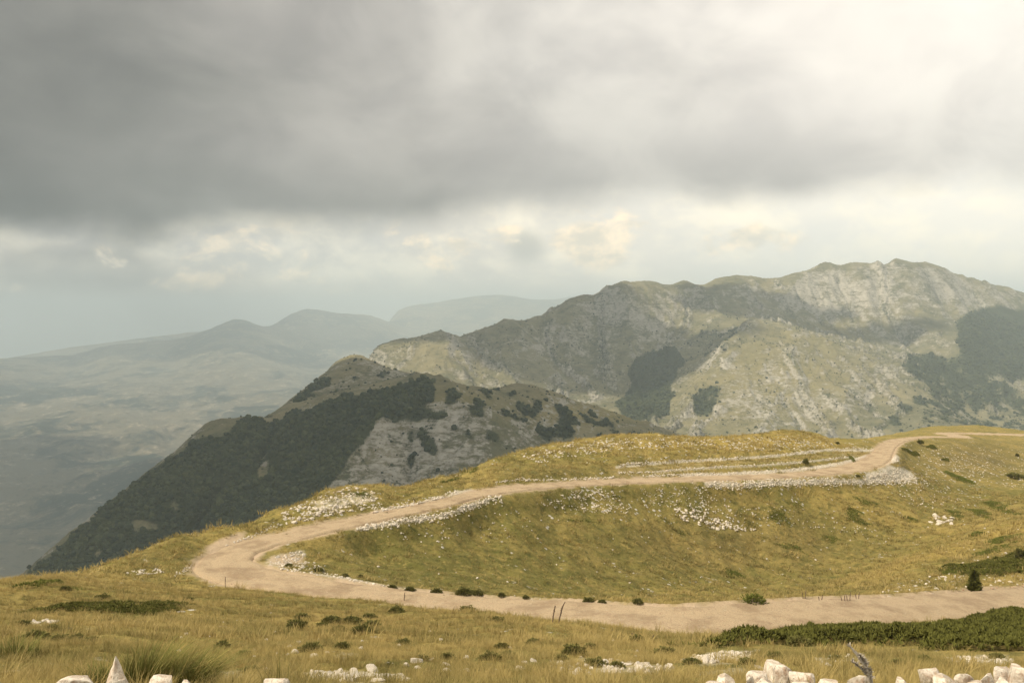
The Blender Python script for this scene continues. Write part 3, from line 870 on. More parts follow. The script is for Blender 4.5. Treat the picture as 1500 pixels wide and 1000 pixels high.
# ------------------------------------------------------------------ instanced stuff
def scatter(name, P, rot, scl, kind, tint, protos, label, cat=None):
    col = bpy.data.collections.new(name + '_kinds')
    for p in protos: col.objects.link(p)
    me = bpy.data.meshes.new(name)
    me.vertices.add(len(P))
    me.vertices.foreach_set('co', np.ascontiguousarray(P, np.float32).ravel())
    for an, ty, arr, key in (('rot', 'FLOAT_VECTOR', rot, 'vector'), ('scl', 'FLOAT_VECTOR', scl, 'vector'), ('pick', 'INT', kind, 'value'), ('tint', 'FLOAT', tint, 'value')):
        at = me.attributes.new(an, ty, 'POINT')
        at.data.foreach_set(key, np.ascontiguousarray(arr, np.int32 if ty == 'INT' else np.float32).ravel())
    o = bpy.data.objects.new(name, me)
    COL.objects.link(o)
    tr = bpy.data.node_groups.new(name + '_spread', 'GeometryNodeTree')
    tr.interface.new_socket(name='Geometry', in_out='INPUT', socket_type='NodeSocketGeometry')
    tr.interface.new_socket(name='Geometry', in_out='OUTPUT', socket_type='NodeSocketGeometry')
    N = tr.nodes
    gi, go = N.new('NodeGroupInput'), N.new('NodeGroupOutput')
    ci = N.new('GeometryNodeCollectionInfo')
    ci.inputs['Collection'].default_value = col
    ci.inputs['Separate Children'].default_value = True
    ci.inputs['Reset Children'].default_value = True
    ip = N.new('GeometryNodeInstanceOnPoints')
    ip.inputs['Pick Instance'].default_value = True

    def na_(nm, ty):
        q = N.new('GeometryNodeInputNamedAttribute')
        q.data_type = ty
        q.inputs['Name'].default_value = nm
        return q.outputs['Attribute']
    L = tr.links
    L.new(gi.outputs[0], ip.inputs['Points'])
    L.new(ci.outputs[0], ip.inputs['Instance'])
    L.new(na_('pick', 'INT'), ip.inputs['Instance Index'])
    L.new(na_('rot', 'FLOAT_VECTOR'), ip.inputs['Rotation'])
    L.new(na_('scl', 'FLOAT_VECTOR'), ip.inputs['Scale'])
    L.new(ip.outputs[0], go.inputs[0])
    md = o.modifiers.new('spread', 'NODES')
    md.node_group = tr
    tag(o, label, cat, None, 'stuff')
    return o


def ico(sub):
    import bmesh
    bm = bmesh.new()
    bmesh.ops.create_icosphere(bm, subdivisions=sub, radius=1)
    V = np.array([v.co[:] for v in bm.verts])
    Fc = np.array([[v.index for v in f.verts] for f in bm.faces])
    bm.free()
    return V, Fc


IC1, IC2, IC3 = ico(1), ico(2), ico(3)

# --- woods on the mountain
mT, g, b = material('woodland_leaves')
tint = g.attr('tint', 'INSTANCER')
pos = g.n('ShaderNodeTexCoord').outputs['Object']
c = g.mix(tint, (.022, .034, .020), (.074, .084, .036))
c = g.mix(g.step(g.noise(pos, 3.0, 3), .4, .62), c, g.mix(.5, c, (.015, .02, .01)))
g.put(b.inputs['Base Color'], c)


def crown(seed):
    rg = np.random.default_rng(seed)
    V, Fc = IC2
    n = V / np.linalg.norm(V, axis=1)[:, None]
    r = 1 + .30 * fbm(n[:, 0] * 1.6 + seed, n[:, 1] * 1.6 + n[:, 2] * 1.3, 3, seed) + .10 * rg.normal(size=len(n))
    W = n * r[:, None] * np.array([1, 1, .95])
    W[:, 2] = W[:, 2] * .9 + .55
    return mesh_np('crown', W, Fc, mT, False, link=False)


crowns = [crown(s) for s in range(5)]
fm = forestM.ravel() > .5
area = (dr * dn).ravel()
cand = np.flatnonzero(fm & (RM.ravel() < 3500))
depth = RM.ravel()[cand]
dens = np.where(depth < 1400, 1 / 9.0, 1 / 24.0)
fs_ = forestM.copy()
for _ in range(3): fs_[2:-2, 2:-2] = (fs_[2:-2, 2:-2] + fs_[4:, 2:-2] + fs_[:-4, 2:-2] + fs_[2:-2, 4:] + fs_[2:-2, :-4]) / 5
w = area[cand] * dens * np.clip((fs_.ravel()[cand] - .3) / .6, .05, 1)
ntree = int(min(60000, w.sum()))
pick = rng.choice(cand, size=ntree, p=w / w.sum())
extra = []
# single trees and bushes dotted over the open slopes
oc = np.flatnonzero((forestM.ravel() < .5) & (RM.ravel() < 2800) & (RM.ravel() > 650))
ow = area[oc] * (.3 + sstep(0, -10, gullyM.ravel()[oc]) * 2 + 1.2 * (fbm(XM.ravel()[oc] / 80, YM.ravel()[oc] / 80, 3, 251) > .12))
ow[(UM.ravel()[oc] < 500)] *= .4
extra = rng.choice(oc, size=11000, p=ow / ow.sum())
allp = np.concatenate([pick, extra])
P = VM.reshape(-1, 3)[allp].copy()
P[:, 0] += rng.normal(0, 1, len(P)) * dn.ravel()[allp] * .4
P[:, 1] += rng.normal(0, 1, len(P)) * dr.ravel()[allp] * .4
sz = rng.lognormal(-.03, .32, len(P)) * np.where(np.arange(len(P)) < ntree, 1.75, .95)
sz *= np.where(RM.ravel()[allp] > 1500, 1.3, 1.0)
S = np.stack([sz, sz, sz * rng.uniform(.8, 1.25, len(P))], 1)
P[:, 2] -= sz * .15
scatter('forest', P, np.stack([rng.normal(0, .08, len(P)), rng.normal(0, .08, len(P)), rng.uniform(0, 6.28, len(P))], 1), S, rng.integers(0, 5, len(P)),
        np.clip(.45 + .5 * fbm(P[:, 0] / 70, P[:, 1] / 70, 3, 261) + rng.normal(0, .3, len(P)), 0, 1), crowns, 'dark deciduous woods covering the mountain spur and ravines', 'forest')

# --- grass
mGr, g, b = material('grass_blades')
tint = g.attr('tint', 'INSTANCER')
hgt = g.attr('height')
rnd = g.n('ShaderNodeObjectInfo').outputs['Random']
c = g.mix(tint, (.42, .325, .118), (.142, .136, .036))
c = g.mix(g.m('MULTIPLY', rnd, .45), c, (.24, .17, .06))
c = g.mix(g.m('MULTIPLY', g.attr('dry'), .65), c, (.48, .36, .16))
g.put(b.inputs['Base Color'], c)
b.inputs['Roughness'].default_value = .7
tb = g.n('ShaderNodeBsdfTranslucent', {'Color': c})
ms = g.n('ShaderNodeMixShader', {0: .25})
out = [n for n in g.nodes if n.type == 'OUTPUT_MATERIAL'][0]
g.links.new(b.outputs[0], ms.inputs[1])
g.links.new(tb.outputs[0], ms.inputs[2])
g.links.new(ms.outputs[0], out.inputs[0])


def tuft(n, h, width, spread, seed, segs=3, lean=(0, 0)):
    rg = np.random.default_rng(seed)
    V, Fc, H, D = [], [], [], []
    for _ in range(n):
        a = rg.uniform(0, 6.283)
        r0 = spread * math.sqrt(rg.uniform()) * .6
        bx, by = r0 * math.cos(a), r0 * math.sin(a)
        a2 = a + rg.normal(0, .7)
        hh = h * rg.uniform(.55, 1.15)
        bend = hh * rg.uniform(.15, .9)
        dxy = np.array([math.cos(a2), math.sin(a2)])
        dry = rg.uniform() ** 2
        wd = width * rg.uniform(.7, 1.3)
        sd = np.array([-dxy[1], dxy[0]]) * wd / 2
        i0 = len(V)
        for k in range(segs + 1):
            t_ = k / segs
            p = np.array([bx, by]) + dxy * bend * t_ ** 1.8 + np.array(lean) * hh * t_ ** 1.5
            z = hh * (t_ - .25 * t_ * t_ * bend / hh)
            wk = 1 - .85 * t_
            V.append((*(p - sd * wk), z))
            V.append((*(p + sd * wk), z))
            H += [t_, t_]
            D += [dry, dry]
        for k in range(segs):
            q = i0 + 2 * k
            Fc.append((q, q + 1, q + 3, q + 2))
    return np.array(V), np.array(Fc), np.array(H), np.array(D)


def tuft_obj(*a, **k):
    V, Fc, H, D = tuft(*a, **k)
    return mesh_np('tuft', V, Fc, mGr, True, {'height': H, 'dry': D}, link=False)


near_t = [tuft_obj(46, .17, .005, .16, 300 + s, segs=4) for s in range(4)]
mid_t = [tuft_obj(34, .20, .013, .28, 320 + s, segs=2) for s in range(4)]
far_t = [tuft_obj(22, .20, .03, .5, 340 + s, segs=2) for s in range(3)]
BARE = [[(995, 964), (1060, 951), (1110, 952), (1100, 968), (1040, 975)], [(440, 988), (500, 980), (595, 988), (605, 1000), (500, 1000), (445, 997)], [(33, 913), (60, 907), (90, 908), (85, 915)],
        [(1190, 963), (1260, 957), (1295, 972), (1200, 978)], [(1380, 963), (1440, 958), (1495, 965), (1485, 977), (1400, 974)], [(830, 984), (900, 972), (985, 975), (980, 986)], [(320, 985), (370, 978), (385, 990), (340, 998)],
        [(485, 958), (520, 952), (530, 962), (500, 968)], [(800, 968), (860, 962), (870, 968), (820, 974)], [(1020, 985), (1070, 978), (1110, 982), (1060, 992)]]
THICKET = [(985, 952), (1100, 942), (1200, 934), (1300, 929), (1345, 925), (1420, 914), (1500, 903), (1600, 897), (1620, 966), (1500, 961), (1400, 961), (1340, 954), (1270, 948), (1180, 949), (1060, 951)]
bands = [(3.6, 9, 60, 0, .55), (9, 22, 40, 0, .68), (22, 58, 13.0, 4, .78), (58, 100, 4.2, 8, 1.2), (100, 165, 2.2, 8, 1.5)]
GP, GK, GS, GT = [], [], [], []
for r0, r1, den, k0, sc in bands:
    amx = R(34)
    nn = int(amx * (r1 ** 2 - r0 ** 2) * den)
    r = np.sqrt(rng.uniform(r0 ** 2, r1 ** 2, nn))
    a = rng.uniform(-amx, amx, nn)
    x, y = r * np.sin(a), r * np.cos(a)
    z = ground_z(x, y)
    P = np.stack([x, y, z], 1)
    er, et, di = attr_at(e_road, x, y), attr_at(e_track, x, y), attr_at(dirt, x, y)
    pat = fbm(x / 2.2, y / 2.2, 3, 271)
    keep = (er > .25) & (di < rng.uniform(.15, .7, nn)) & (pat > rng.uniform(-.75, -.15, nn))
    # stony bare spots
    stony = fbm(x / 3.0, y / 2.0, 3, 281)
    keep &= (stony < rng.uniform(.22, .5, nn)) & (attr_at(scree, x, y) < rng.uniform(.2, .7, nn))
    # visible side only
    if r0 < 40:
        pu, pv = project(P)
        for zp in BARE:
            keep &= ~(inpoly(pu + 9 * fbm(x * 2, y * 2, 2, 7), pv + 3 * fbm(x * 2, y * 2, 2, 8), zp) & (rng.uniform(0, 1, nn) < .85))
        keep &= ~(inpoly(pu, pv - 4, THICKET) & (rng.uniform(0, 1, nn) < .93))
    te = z / r
    colj = np.clip(np.round(np.interp(a, azw, np.arange(len(azw)))).astype(int), 0, len(azw) - 1)
    jr = np.clip(np.searchsorted(lrs, np.log(r)) - 1, 0, len(lrs) - 1)
    cm = np.maximum.accumulate(np.where(np.exp(lrs)[None] > 2.2, TANN, -9), axis=1)
    keep &= cm[colj, np.maximum(jr - 1, 0)] < te + 1.2 / r
    P, x, y = P[keep], x[keep], y[keep]
    n_ = len(P)
    gr = attr_at(green, x, y)
    bz = attr_at(brown, x, y)
    ye = attr_at(yellow, x, y)
    ti = np.clip(.46 + 1.5 * fbm(x / 4.5, y / 3.0, 3, 291) + .5 * fbm(x / .9, y / .9, 2, 293) + .55 * gr + .15 * bz - .4 * ye + rng.normal(0, .15, n_), 0, 1)
    s = sc * rng.lognormal(0, .32, n_) * (1 - .3 * gr) * np.where(np.hypot(x, y) < 6, .75, 1.0)
    GP.append(P)
    GS.append(np.stack([s, s, s * rng.uniform(.7, 1.2, n_) * (1 if r0 < 58 else .75)], 1))
    GK.append(k0 + rng.integers(0, 4 if k0 < 8 else 3, n_))
    GT.append(ti)
GP, GK, GS, GT = np.vstack(GP), np.concatenate(GK), np.vstack(GS), np.concatenate(GT)
GP[:, 2] -= .02
for i, p in enumerate(near_t + mid_t + far_t): p.name = 'tuft_%02d' % i
scatter('grass', GP, np.stack([rng.normal(0, .12, len(GP)), rng.normal(0, .12, len(GP)), rng.uniform(0, 6.28, len(GP))], 1), GS, GK, GT, near_t + mid_t + far_t,
        'dry straw and olive tussock grass over the slopes', 'grass')
print('grass', len(GP), round(time.time() - T0, 1))

# ------------------------------------------------------------------ stones
mS, g, b = material('white_limestone')
pos = g.n('ShaderNodeTexCoord').outputs['Object']
rnd = g.n('ShaderNodeObjectInfo').outputs['Random']
n1, n2 = g.noise(pos, 2.2, 5, .65), g.noise(pos, 14, 4, .7)
c = g.mix(n1, (.44, .38, .30), (.74, .67, .56))
c = g.mix(g.step(n2, .5, .3, 0, .7), c, (.33, .28, .22))
c = g.mix(g.step(g.noise(pos, .8, 3), .6, .75, 0, .55), c, (.46, .30, .20))
g.put(b.inputs['Base Color'], c)
g.put(b.inputs['Normal'], g.n('ShaderNodeBump', {'Strength': .5, 'Distance': .04, 'Height': n2}).outputs[0])
mS3, g, b = material('stained_verge_limestone')
pos = g.n('ShaderNodeTexCoord').outputs['Object']
n0, n1, n2 = g.noise(pos, 5, 5, .65, .5), g.noise(pos, 17, 6, .7, .3), g.noise(pos, 75, 4, .75)
c = g.mix(g.step(n1, .35, .65), (.43, .34, .255), (.76, .69, .58))
c = g.mix(g.step(n0, .54, .68, 0, .75), c, (.36, .21, .125))
c = g.mix(g.step(n0, .44, .32, 0, .6), c, (.30, .275, .24))
c = g.mix(g.step(n2, .46, .30, 0, .8), c, (.17, .14, .11))
g.put(b.inputs['Base Color'], c)
g.put(b.inputs['Normal'], g.n('ShaderNodeBump', {'Strength': .9, 'Distance': .012, 'Height': g.m('ADD', n1, g.m('MULTIPLY', n2, .6))}).outputs[0])
mS2, g, b = material('brown_roadside_rubble')
pos = g.n('ShaderNodeTexCoord').outputs['Object']
n1, n2 = g.noise(pos, 2.0, 4, .65), g.noise(pos, 12, 4, .7)
c = g.mix(g.step(n1, .35, .65), (.27, .165, .095), (.52, .40, .29))
c = g.mix(g.step(n2, .5, .3, 0, .6), c, (.2, .13, .09))
g.put(b.inputs['Base Color'], c)


def rock(seed, base=IC2, cuts=11, flat=.62):
    rg = np.random.default_rng(seed)
    V, Fc = base
    W = V * (1 + .22 * fbm(V[:, 0] * 1.3 + seed, V[:, 1] * 1.3 + 2 * V[:, 2], 3, seed))[:, None]
    for _ in range(cuts):
        n = rg.normal(size=3)
        n /= np.linalg.norm(n)
        d = rg.uniform(.36, .74)
        e = np.clip(W @ n - d, 0, None)
        W -= e[:, None] * n[None]
    W += rg.normal(0, .006, W.shape)
    return W * np.array([rg.uniform(.9, 1.25), rg.uniform(.7, 1.0), flat * rg.uniform(.8, 1.3)]), Fc


ROCKS_HI = [rock(400 + s, IC3, 18) for s in range(6)]
ROCKS = [rock(420 + s, IC2) for s in range(10)]
ROCKS_LO = [rock(440 + s, IC1, 7) for s in range(10)]

# zone: label, group, mode, points(px), width px / None, count, size range (m), brown?
ZONES = [
    ('white limestone boulder of the rocky knoll on the skyline above the hairpin', 'boulders of the skyline knoll', 'poly', [(412, 752), (450, 734), (485, 721), (515, 712), (545, 717), (560, 730), (560, 743), (500, 752), (455, 762), (420, 768)], 460, (.18, .75), 0),
    ('white stone in the rubble bank on the upper side of the climbing track', 'stones of the upper rubble bank', 'line', [(545, 752), (575, 746), (605, 740), (640, 732), (672, 722)], 7, 420, (.2, .6), 0),
    ('white stone in the rubble bank on the lower side of the climbing track', 'stones of the lower rubble bank', 'line', [(522, 774), (560, 768), (600, 761), (640, 757), (672, 748), (715, 733), (735, 727)], 8, 480, (.2, .7), 0),
    ('lone white stone lying on the green slope below the climbing track', 'lone stones on the green slope', 'poly', [(560, 785), (640, 768), (760, 742), (790, 755), (740, 795), (640, 800)], 60, (.15, .5), 0),
    ('white stone of the outcrop beside the round juniper on the green slope', 'stones of the green slope outcrop', 'poly', [(785, 738), (845, 716), (890, 712), (925, 748), (915, 752), (870, 752), (820, 745)], 240, (.18, .6), 0),
    ('small white stone along the lower verge of the middle road', 'stones on the middle road verge', 'poly', [(930, 712), (1040, 712), (1060, 745), (1000, 752), (950, 735)], 190, (.15, .5), 0),
    ('white boulder in the tumble of large rocks below the middle road', 'boulders tumbled below the middle road', 'poly', [(985, 745), (1030, 748), (1075, 768), (1115, 772), (1100, 778), (1050, 776), (1000, 762)], 130, (.35, 1.15), 0),
    ('white stone scattered among the juniper mats on the hollow side', 'stones among the juniper mats', 'poly', [(1030, 740), (1140, 738), (1230, 765), (1320, 780), (1290, 800), (1210, 775), (1120, 772), (1060, 765)], 130, (.18, .6), 0),
    ('white rubble stone of the bright bank below the upper bend', 'stones of the bright bank below the bend', 'line', [(1035, 709), (1080, 711), (1130, 707), (1200, 705), (1260, 706), (1300, 703), (1335, 702)], 9, 1100, (.2, .65), 0),
    ('white rubble stone of the spill outside the upper bend', 'stones of the spill outside the bend', 'poly', [(1270, 697), (1298, 690), (1312, 683), (1340, 695), (1362, 709), (1330, 710), (1290, 709)], 420, (.2, .7), 0),
    ('white stone heaped on the inside corner of the upper bend', 'stones on the corner of the bend', 'poly', [(1298, 672), (1312, 668), (1316, 676), (1304, 679)], 90, (.3, .8), 0),
    ('white stone of the low bank between the middle road and the old track', 'stones between road and old track', 'line', [(940, 697), (1000, 695), (1060, 694), (1110, 691), (1160, 688), (1200, 684), (1240, 677), (1268, 668)], 2.6, 520, (.2, .55), 0),
    ('white stone of the old track upper bank under the mound', 'stones above the old track', 'line', [(903, 684), (920, 679), (1000, 675), (1060, 672), (1110, 669), (1160, 664), (1210, 658), (1250, 656), (1284, 660)], 2.4, 480, (.2, .6), 0),
    ('white stone of the old track lower bank', 'stones below the old track', 'line', [(905, 692), (960, 691), (1010, 686), (1060, 683), (1110, 681), (1160, 677), (1210, 672), (1250, 668)], 1.7, 330, (.2, .55), 0),
    ('small white stone on the stony crest of the mound', 'stones on the mound crest', 'poly', [(760, 666), (830, 651), (900, 642), (960, 640), (1060, 644), (1060, 652), (960, 655), (880, 662), (790, 678)], 420, (.2, .75), 0),
    ('small white stone on the rounded top of the yellow mound', 'stones on the yellow mound top', 'poly', [(1060, 644), (1100, 641), (1150, 636), (1225, 651), (1200, 657), (1100, 662), (1060, 658)], 230, (.2, .75), 0),
    ('white stone beside the road cutting under the mound', 'stones by the mound cutting', 'line', [(727, 706), (760, 702), (800, 703), (860, 701), (900, 699)], 2.5, 160, (.2, .6), 0),
    ('white block in the boulder cluster at the foot of the far slope', 'blocks at the foot of the far slope', 'poly', [(1360, 766), (1372, 753), (1392, 756), (1402, 768), (1385, 772)], 16, (.8, 1.7), 0),
    ('white stone scattered on the far slope right of the bend', 'stones on the far right slope', 'poly', [(1300, 712), (1350, 700), (1420, 735), (1400, 750), (1330, 740)], 120, (.2, .65), 0),
    ('grey white stone on the shaded hillside under the distant road', 'stones on the distant hillside', 'poly', [(1320, 650), (1500, 660), (1500, 715), (1430, 705), (1350, 672)], 180, (.25, .7), 0),
    ('white stone in the rubble at the inner corner of the hairpin', 'stones at the hairpin corner', 'poly', [(388, 826), (402, 815), (440, 806), (448, 815), (470, 830), (478, 840), (450, 839), (410, 835)], 160, (.15, .6), 0),
    ('white stone lining the inner edge of the lower road', 'stones lining the lower road', 'line', [(455, 838), (490, 843), (515, 849), (560, 859), (620, 868), (690, 876), (760, 878), (820, 880), (880, 884)], 3.5, 420, (.12, .45), 0),
    ('brown stone of the rubble berm along the lower road', 'stones of the brown berm', 'line', [(1130, 891), (1160, 885), (1190, 885), (1260, 886), (1300, 880), (1350, 875), (1400, 871), (1450, 867), (1510, 861)], 5, 1100, (.12, .36), 1),
    ('pale stone on the spur above the brown berm', 'stones on the right spur', 'poly', [(1290, 868), (1340, 850), (1420, 820), (1500, 800), (1500, 855), (1400, 862)], 160, (.15, .6), 0),
    ('pale stone in the low heap left of the hairpin', 'stones left of the hairpin', 'poly', [(178, 840), (200, 834), (230, 833), (240, 838), (215, 842)], 60, (.15, .5), 0),
    ('pale stone on the verge outside the hairpin', 'stones outside the hairpin', 'line', [(255, 842), (275, 832), (310, 815), (345, 795), (380, 780), (410, 768)], 4, 200, (.12, .4), 0),
    ('white pebble in the bare patch below the juniper thicket', 'pebbles below the juniper thicket', 'poly', [(1005, 962), (1060, 953), (1105, 954), (1095, 966), (1040, 972)], 240, (.05, .16), 0),
    ('white pebble in the bare stony strip in the near dry grass', 'pebbles in the near stony strip', 'poly', [(448, 986), (500, 983), (590, 990), (596, 998), (500, 998), (450, 995)], 170, (.05, .16), 0),
    ('small white stone in the stony gap left of the long juniper mat', 'stones in the left gap', 'poly', [(36, 912), (60, 908), (85, 909), (80, 913)], 26, (.1, .25), 0),
    ('small white stone in the near grass at right', 'stones in the near right grass', 'poly', [(1190, 962), (1260, 958), (1290, 972), (1200, 976)], 40, (.06, .2), 0),
    ('white pebble in the bare gap under the right end of the thicket', 'pebbles under the thicket end', 'poly', [(1385, 962), (1440, 960), (1490, 965), (1480, 975), (1400, 972)], 120, (.05, .17), 0),
    ('small white stone in the near grass below the road', 'stones in the near middle grass', 'poly', [(800, 975), (900, 968), (980, 975), (980, 985), (840, 988)], 80, (.06, .2), 0),
    ('small pale stone lying in the dry grass of the foreground slope', 'stones in the foreground grass', 'poly', [(300, 890), (700, 910), (950, 945), (1200, 965), (1200, 985), (400, 985), (100, 930)], 90, (.08, .25), 0),
]
ST = []   # zone, x,y,z, size
for zi, (lab, grp, mode, pts, *rest) in enumerate(ZONES):
    if mode == 'poly':
        cnt, (s0, s1), br = rest
        q = np.array(pts, float)
        lo, hi = q.min(0), q.max(0)
        uu = rng.uniform(lo[0], hi[0], cnt * 8)
        vv = rng.uniform(lo[1], hi[1], cnt * 8)
        k = inpoly(uu, vv, q)
        uu, vv = uu[k][:cnt * 2], vv[k][:cnt * 2]
        cl_ = fbm(uu / 14, vv / 6, 3, 500 + zi)      # clump
        o_ = np.argsort(-(cl_ + rng.normal(0, .25, len(cl_))))[:cnt]
        uu, vv = uu[o_], vv[o_]
    else:
        wd, cnt, (s0, s1), br = rest
        q = np.array(pts, float)
        L = np.concatenate([[0], np.cumsum(np.linalg.norm(np.diff(q, axis=0), axis=1))])
        t_ = rng.uniform(0, L[-1], cnt)
        uu, vv = np.interp(t_, L, q[:, 0]), np.interp(t_, L, q[:, 1]) + rng.normal(0, wd * .42, cnt)
    Pz = cast(uu, vv)
    ok = ~np.isnan(Pz[:, 0])
    Pz = Pz[ok]
    er = attr_at(e_road, Pz[:, 0], Pz[:, 1])
    Pz = Pz[er > .3]
    for p in Pz:
        s = (s0 + (s1 - s0) * rng.beta(1.0, 3.6)) * (.72 if p[2] < -15.5 and not br else 1.0)
        ST.append((zi, p[0], p[1], p[2], s, br))
# general sprinkling over the far slopes
uu, vv = rng.uniform(420, 1500, 3000), rng.uniform(640, 880, 3000)
Pz = cast(uu, vv)
ok = ~np.isnan(Pz[:, 0])
Pz = Pz[ok]
rk_ = attr_at(rocky, Pz[:, 0], Pz[:, 1])
Pz = Pz[(attr_at(e_road, Pz[:, 0], Pz[:, 1]) > .4) & (rng.uniform(0, 1, len(Pz)) < rk_ * .2) & (Pz[:, 1] > 60)]
for p in Pz: ST.append((-1, p[0], p[1], p[2], .12 + .3 * rng.beta(1.1, 3.5), 0))
ST = np.array(ST)
app = ST[:, 4] / ST[:, 2] * (ST[:, 0] >= 0)
big = np.argsort(-app)[:270]
isbig = np.zeros(len(ST), bool)
isbig[big] = True
rock_mesh = []
for i, (W, Fc) in enumerate(ROCKS):
    o = mesh_np('stone', W, Fc, mS, False, link=False)
    rock_mesh.append(o.data)
rock_brown = []
for i, (W, Fc) in enumerate(ROCKS):
    o = mesh_np('stone', W, Fc, mS2, False, link=False)
    rock_brown.append(o.data)
for i in np.flatnonzero(isbig):
    zi, x, y, z, s, br = ST[i]
    k = int(rng.integers(0, 10))
    o = bpy.data.objects.new('limestone_boulder', (rock_brown if br else rock_mesh)[k])
    o.location = (x, y, z + s * .05)
    o.scale = (s * .62, s * .62, s * .68)
    o.rotation_euler = (rng.normal(0, .3), rng.normal(0, .3), rng.uniform(0, 6.28))
    COL.objects.link(o)
    tag(o, ZONES[int(zi)][0], 'boulder' if s > .3 else 'stone', ZONES[int(zi)][1])
for br, mat, nm, lab in ((0, mS, 'rubble', 'loose white limestone rubble banked along the roads and over the slopes'), (1, mS2, 'rubble', 'loose brown rubble heaped in a berm beside the lower road')):
    sel = np.flatnonzero(~isbig & (ST[:, 5] == br))
    Vs, Fs, off = [], [], 0
    for i in sel:
        zi, x, y, z, s, _ = ST[i]
        W, Fc = ROCKS_LO[int(rng.integers(0, 10))]
        a, tx, ty = rng.uniform(0, 6.28), rng.normal(0, .35), rng.normal(0, .35)
        ca_, sa_ = math.cos(a), math.sin(a)
        X = W * s * .62
        X = np.stack([X[:, 0], X[:, 1] * math.cos(tx) - X[:, 2] * math.sin(tx), X[:, 1] * math.sin(tx) + X[:, 2] * math.cos(tx)], 1)
        X = np.stack([X[:, 0] * ca_ - X[:, 1] * sa_, X[:, 0] * sa_ + X[:, 1] * ca_, X[:, 2]], 1)
        Vs.append(X + np.array([x, y, z + s * .04]))
        Fs.append(Fc + off)
        off += len(W)
    tag(mesh_np(nm, np.vstack(Vs), np.vstack(Fs), mat, False), lab, 'rubble', None, 'stuff')
print('stones', len(ST), round(time.time() - T0, 1))

# foreground stones on the verge: u, v of the top, width px, depth, height factor, label
FG = [
    (168, 961, 52, 3.55, 2.3, 'pointed pale stone standing upright in front of the grass clump'),
    (105, 990, 70, 3.45, .9, 'flat cream stone left of the pointed upright stone'),
    (172, 994, 34, 3.3, .9, 'small bright stone at the foot of the pointed upright stone'),
    (236, 990, 46, 3.5, .9, 'rounded cream stone right of the pointed upright stone'),
    (272, 998, 30, 3.5, .7, 'low white stone right of the rounded cream stone'),
    (405, 993, 44, 3.6, .8, 'single white stone on the verge below the stony strip'),
    (1062, 989, 40, 3.8, 1.0, 'small pinkish stone at the left end of the verge heap'),
    (1045, 996, 40, 3.6, .8, 'low pale stone at the very left tip of the verge heap'),
    (1095, 990, 34, 3.55, .8, 'narrow pink white stone in the verge heap'),
    (1110, 984, 44, 3.9, .9, 'grey pink stone in the middle of the verge heap'),
    (1140, 972, 62, 4.1, 1.0, 'largest cream slab on top of the verge heap'),
    (1175, 984, 46, 4.0, .9, 'rusty brown stone right of the largest cream slab'),
    (1128, 996, 50, 3.6, .7, 'pale stone under the largest cream slab'),
    (1175, 997, 40, 3.6, .7, 'brown stained stone under the rusty stone'),
    (1255, 987, 40, 3.7, 1.0, 'angular white stone beside the dry thistle stalk'),
    (1215, 996, 40, 3.6, .6, 'flat reddish stone between the verge heap and the thistle'),
    (1320, 994, 30, 3.6, .8, 'small white stone right of the dry thistle stalk'),
    (1362, 978, 40, 3.8, 1.3, 'tall pale stone at the left end of the right wall of stones'),
    (1385, 990, 50, 3.6, .8, 'broad white stone below the tall pale stone'),
    (1412, 984, 34, 3.8, 1.0, 'grey white stone in the right wall of stones'),
    (1440, 986, 50, 3.7, .9, 'long pale slab in the right wall of stones'),
    (1470, 977, 40, 3.8, 1.1, 'white stone topmost in the right wall of stones'),
    (1493, 976, 44, 3.7, 1.1, 'white stone at the right end of the wall of stones'),
    (1430, 998, 40, 3.5, .7, 'dark veined stone at the base of the right wall of stones'),
    (1480, 994, 50, 3.5, .8, 'cream stone at the base of the right wall of stones'),
]
for i, (u, v, wpx, dep, hf, lab) in enumerate(FG):
    dep *= 1.36
    dx, dy, dz = [float(q) for q in ray(u, v)]
    k = dep / dy
    x, y, ztop = dx * k, dep, dz * k
    wid = wpx / F * dep * .82
    W, Fc = ROCKS_HI[i % 6] if i else rock(777, IC3, 7)
    W = W - W.mean(0)
    W = W / np.ptp(W, axis=0) * np.array([wid, wid * .85, wid * .62 * hf])
    if i == 0:
        tz = (W[:, 2] - W[:, 2].min()) / np.ptp(W[:, 2])
        W[:, :2] *= (1.5 - 1.15 * tz ** .8)[:, None]
    a = rng.uniform(-.6, .6)
    X = np.stack([W[:, 0] * math.cos(a) - W[:, 1] * math.sin(a), W[:, 0] * math.sin(a) + W[:, 1] * math.cos(a), W[:, 2]], 1)
    zb = float(ground_z(np.array([x]), np.array([y]))[0])
    zt = ztop - X[:, 2].max()
    need = ztop - zb
    hh = np.ptp(X[:, 2])
    if hh < need + .03: X[:, 2] *= (need + .05) / hh
    X[:, 2] -= X[:, 2].max()
    o = mesh_np('verge_stone', X, Fc, mS3, False)
    o.location = (x, y, ztop)
    tag(o, lab, 'stone', 'stones on the verge at the camera')

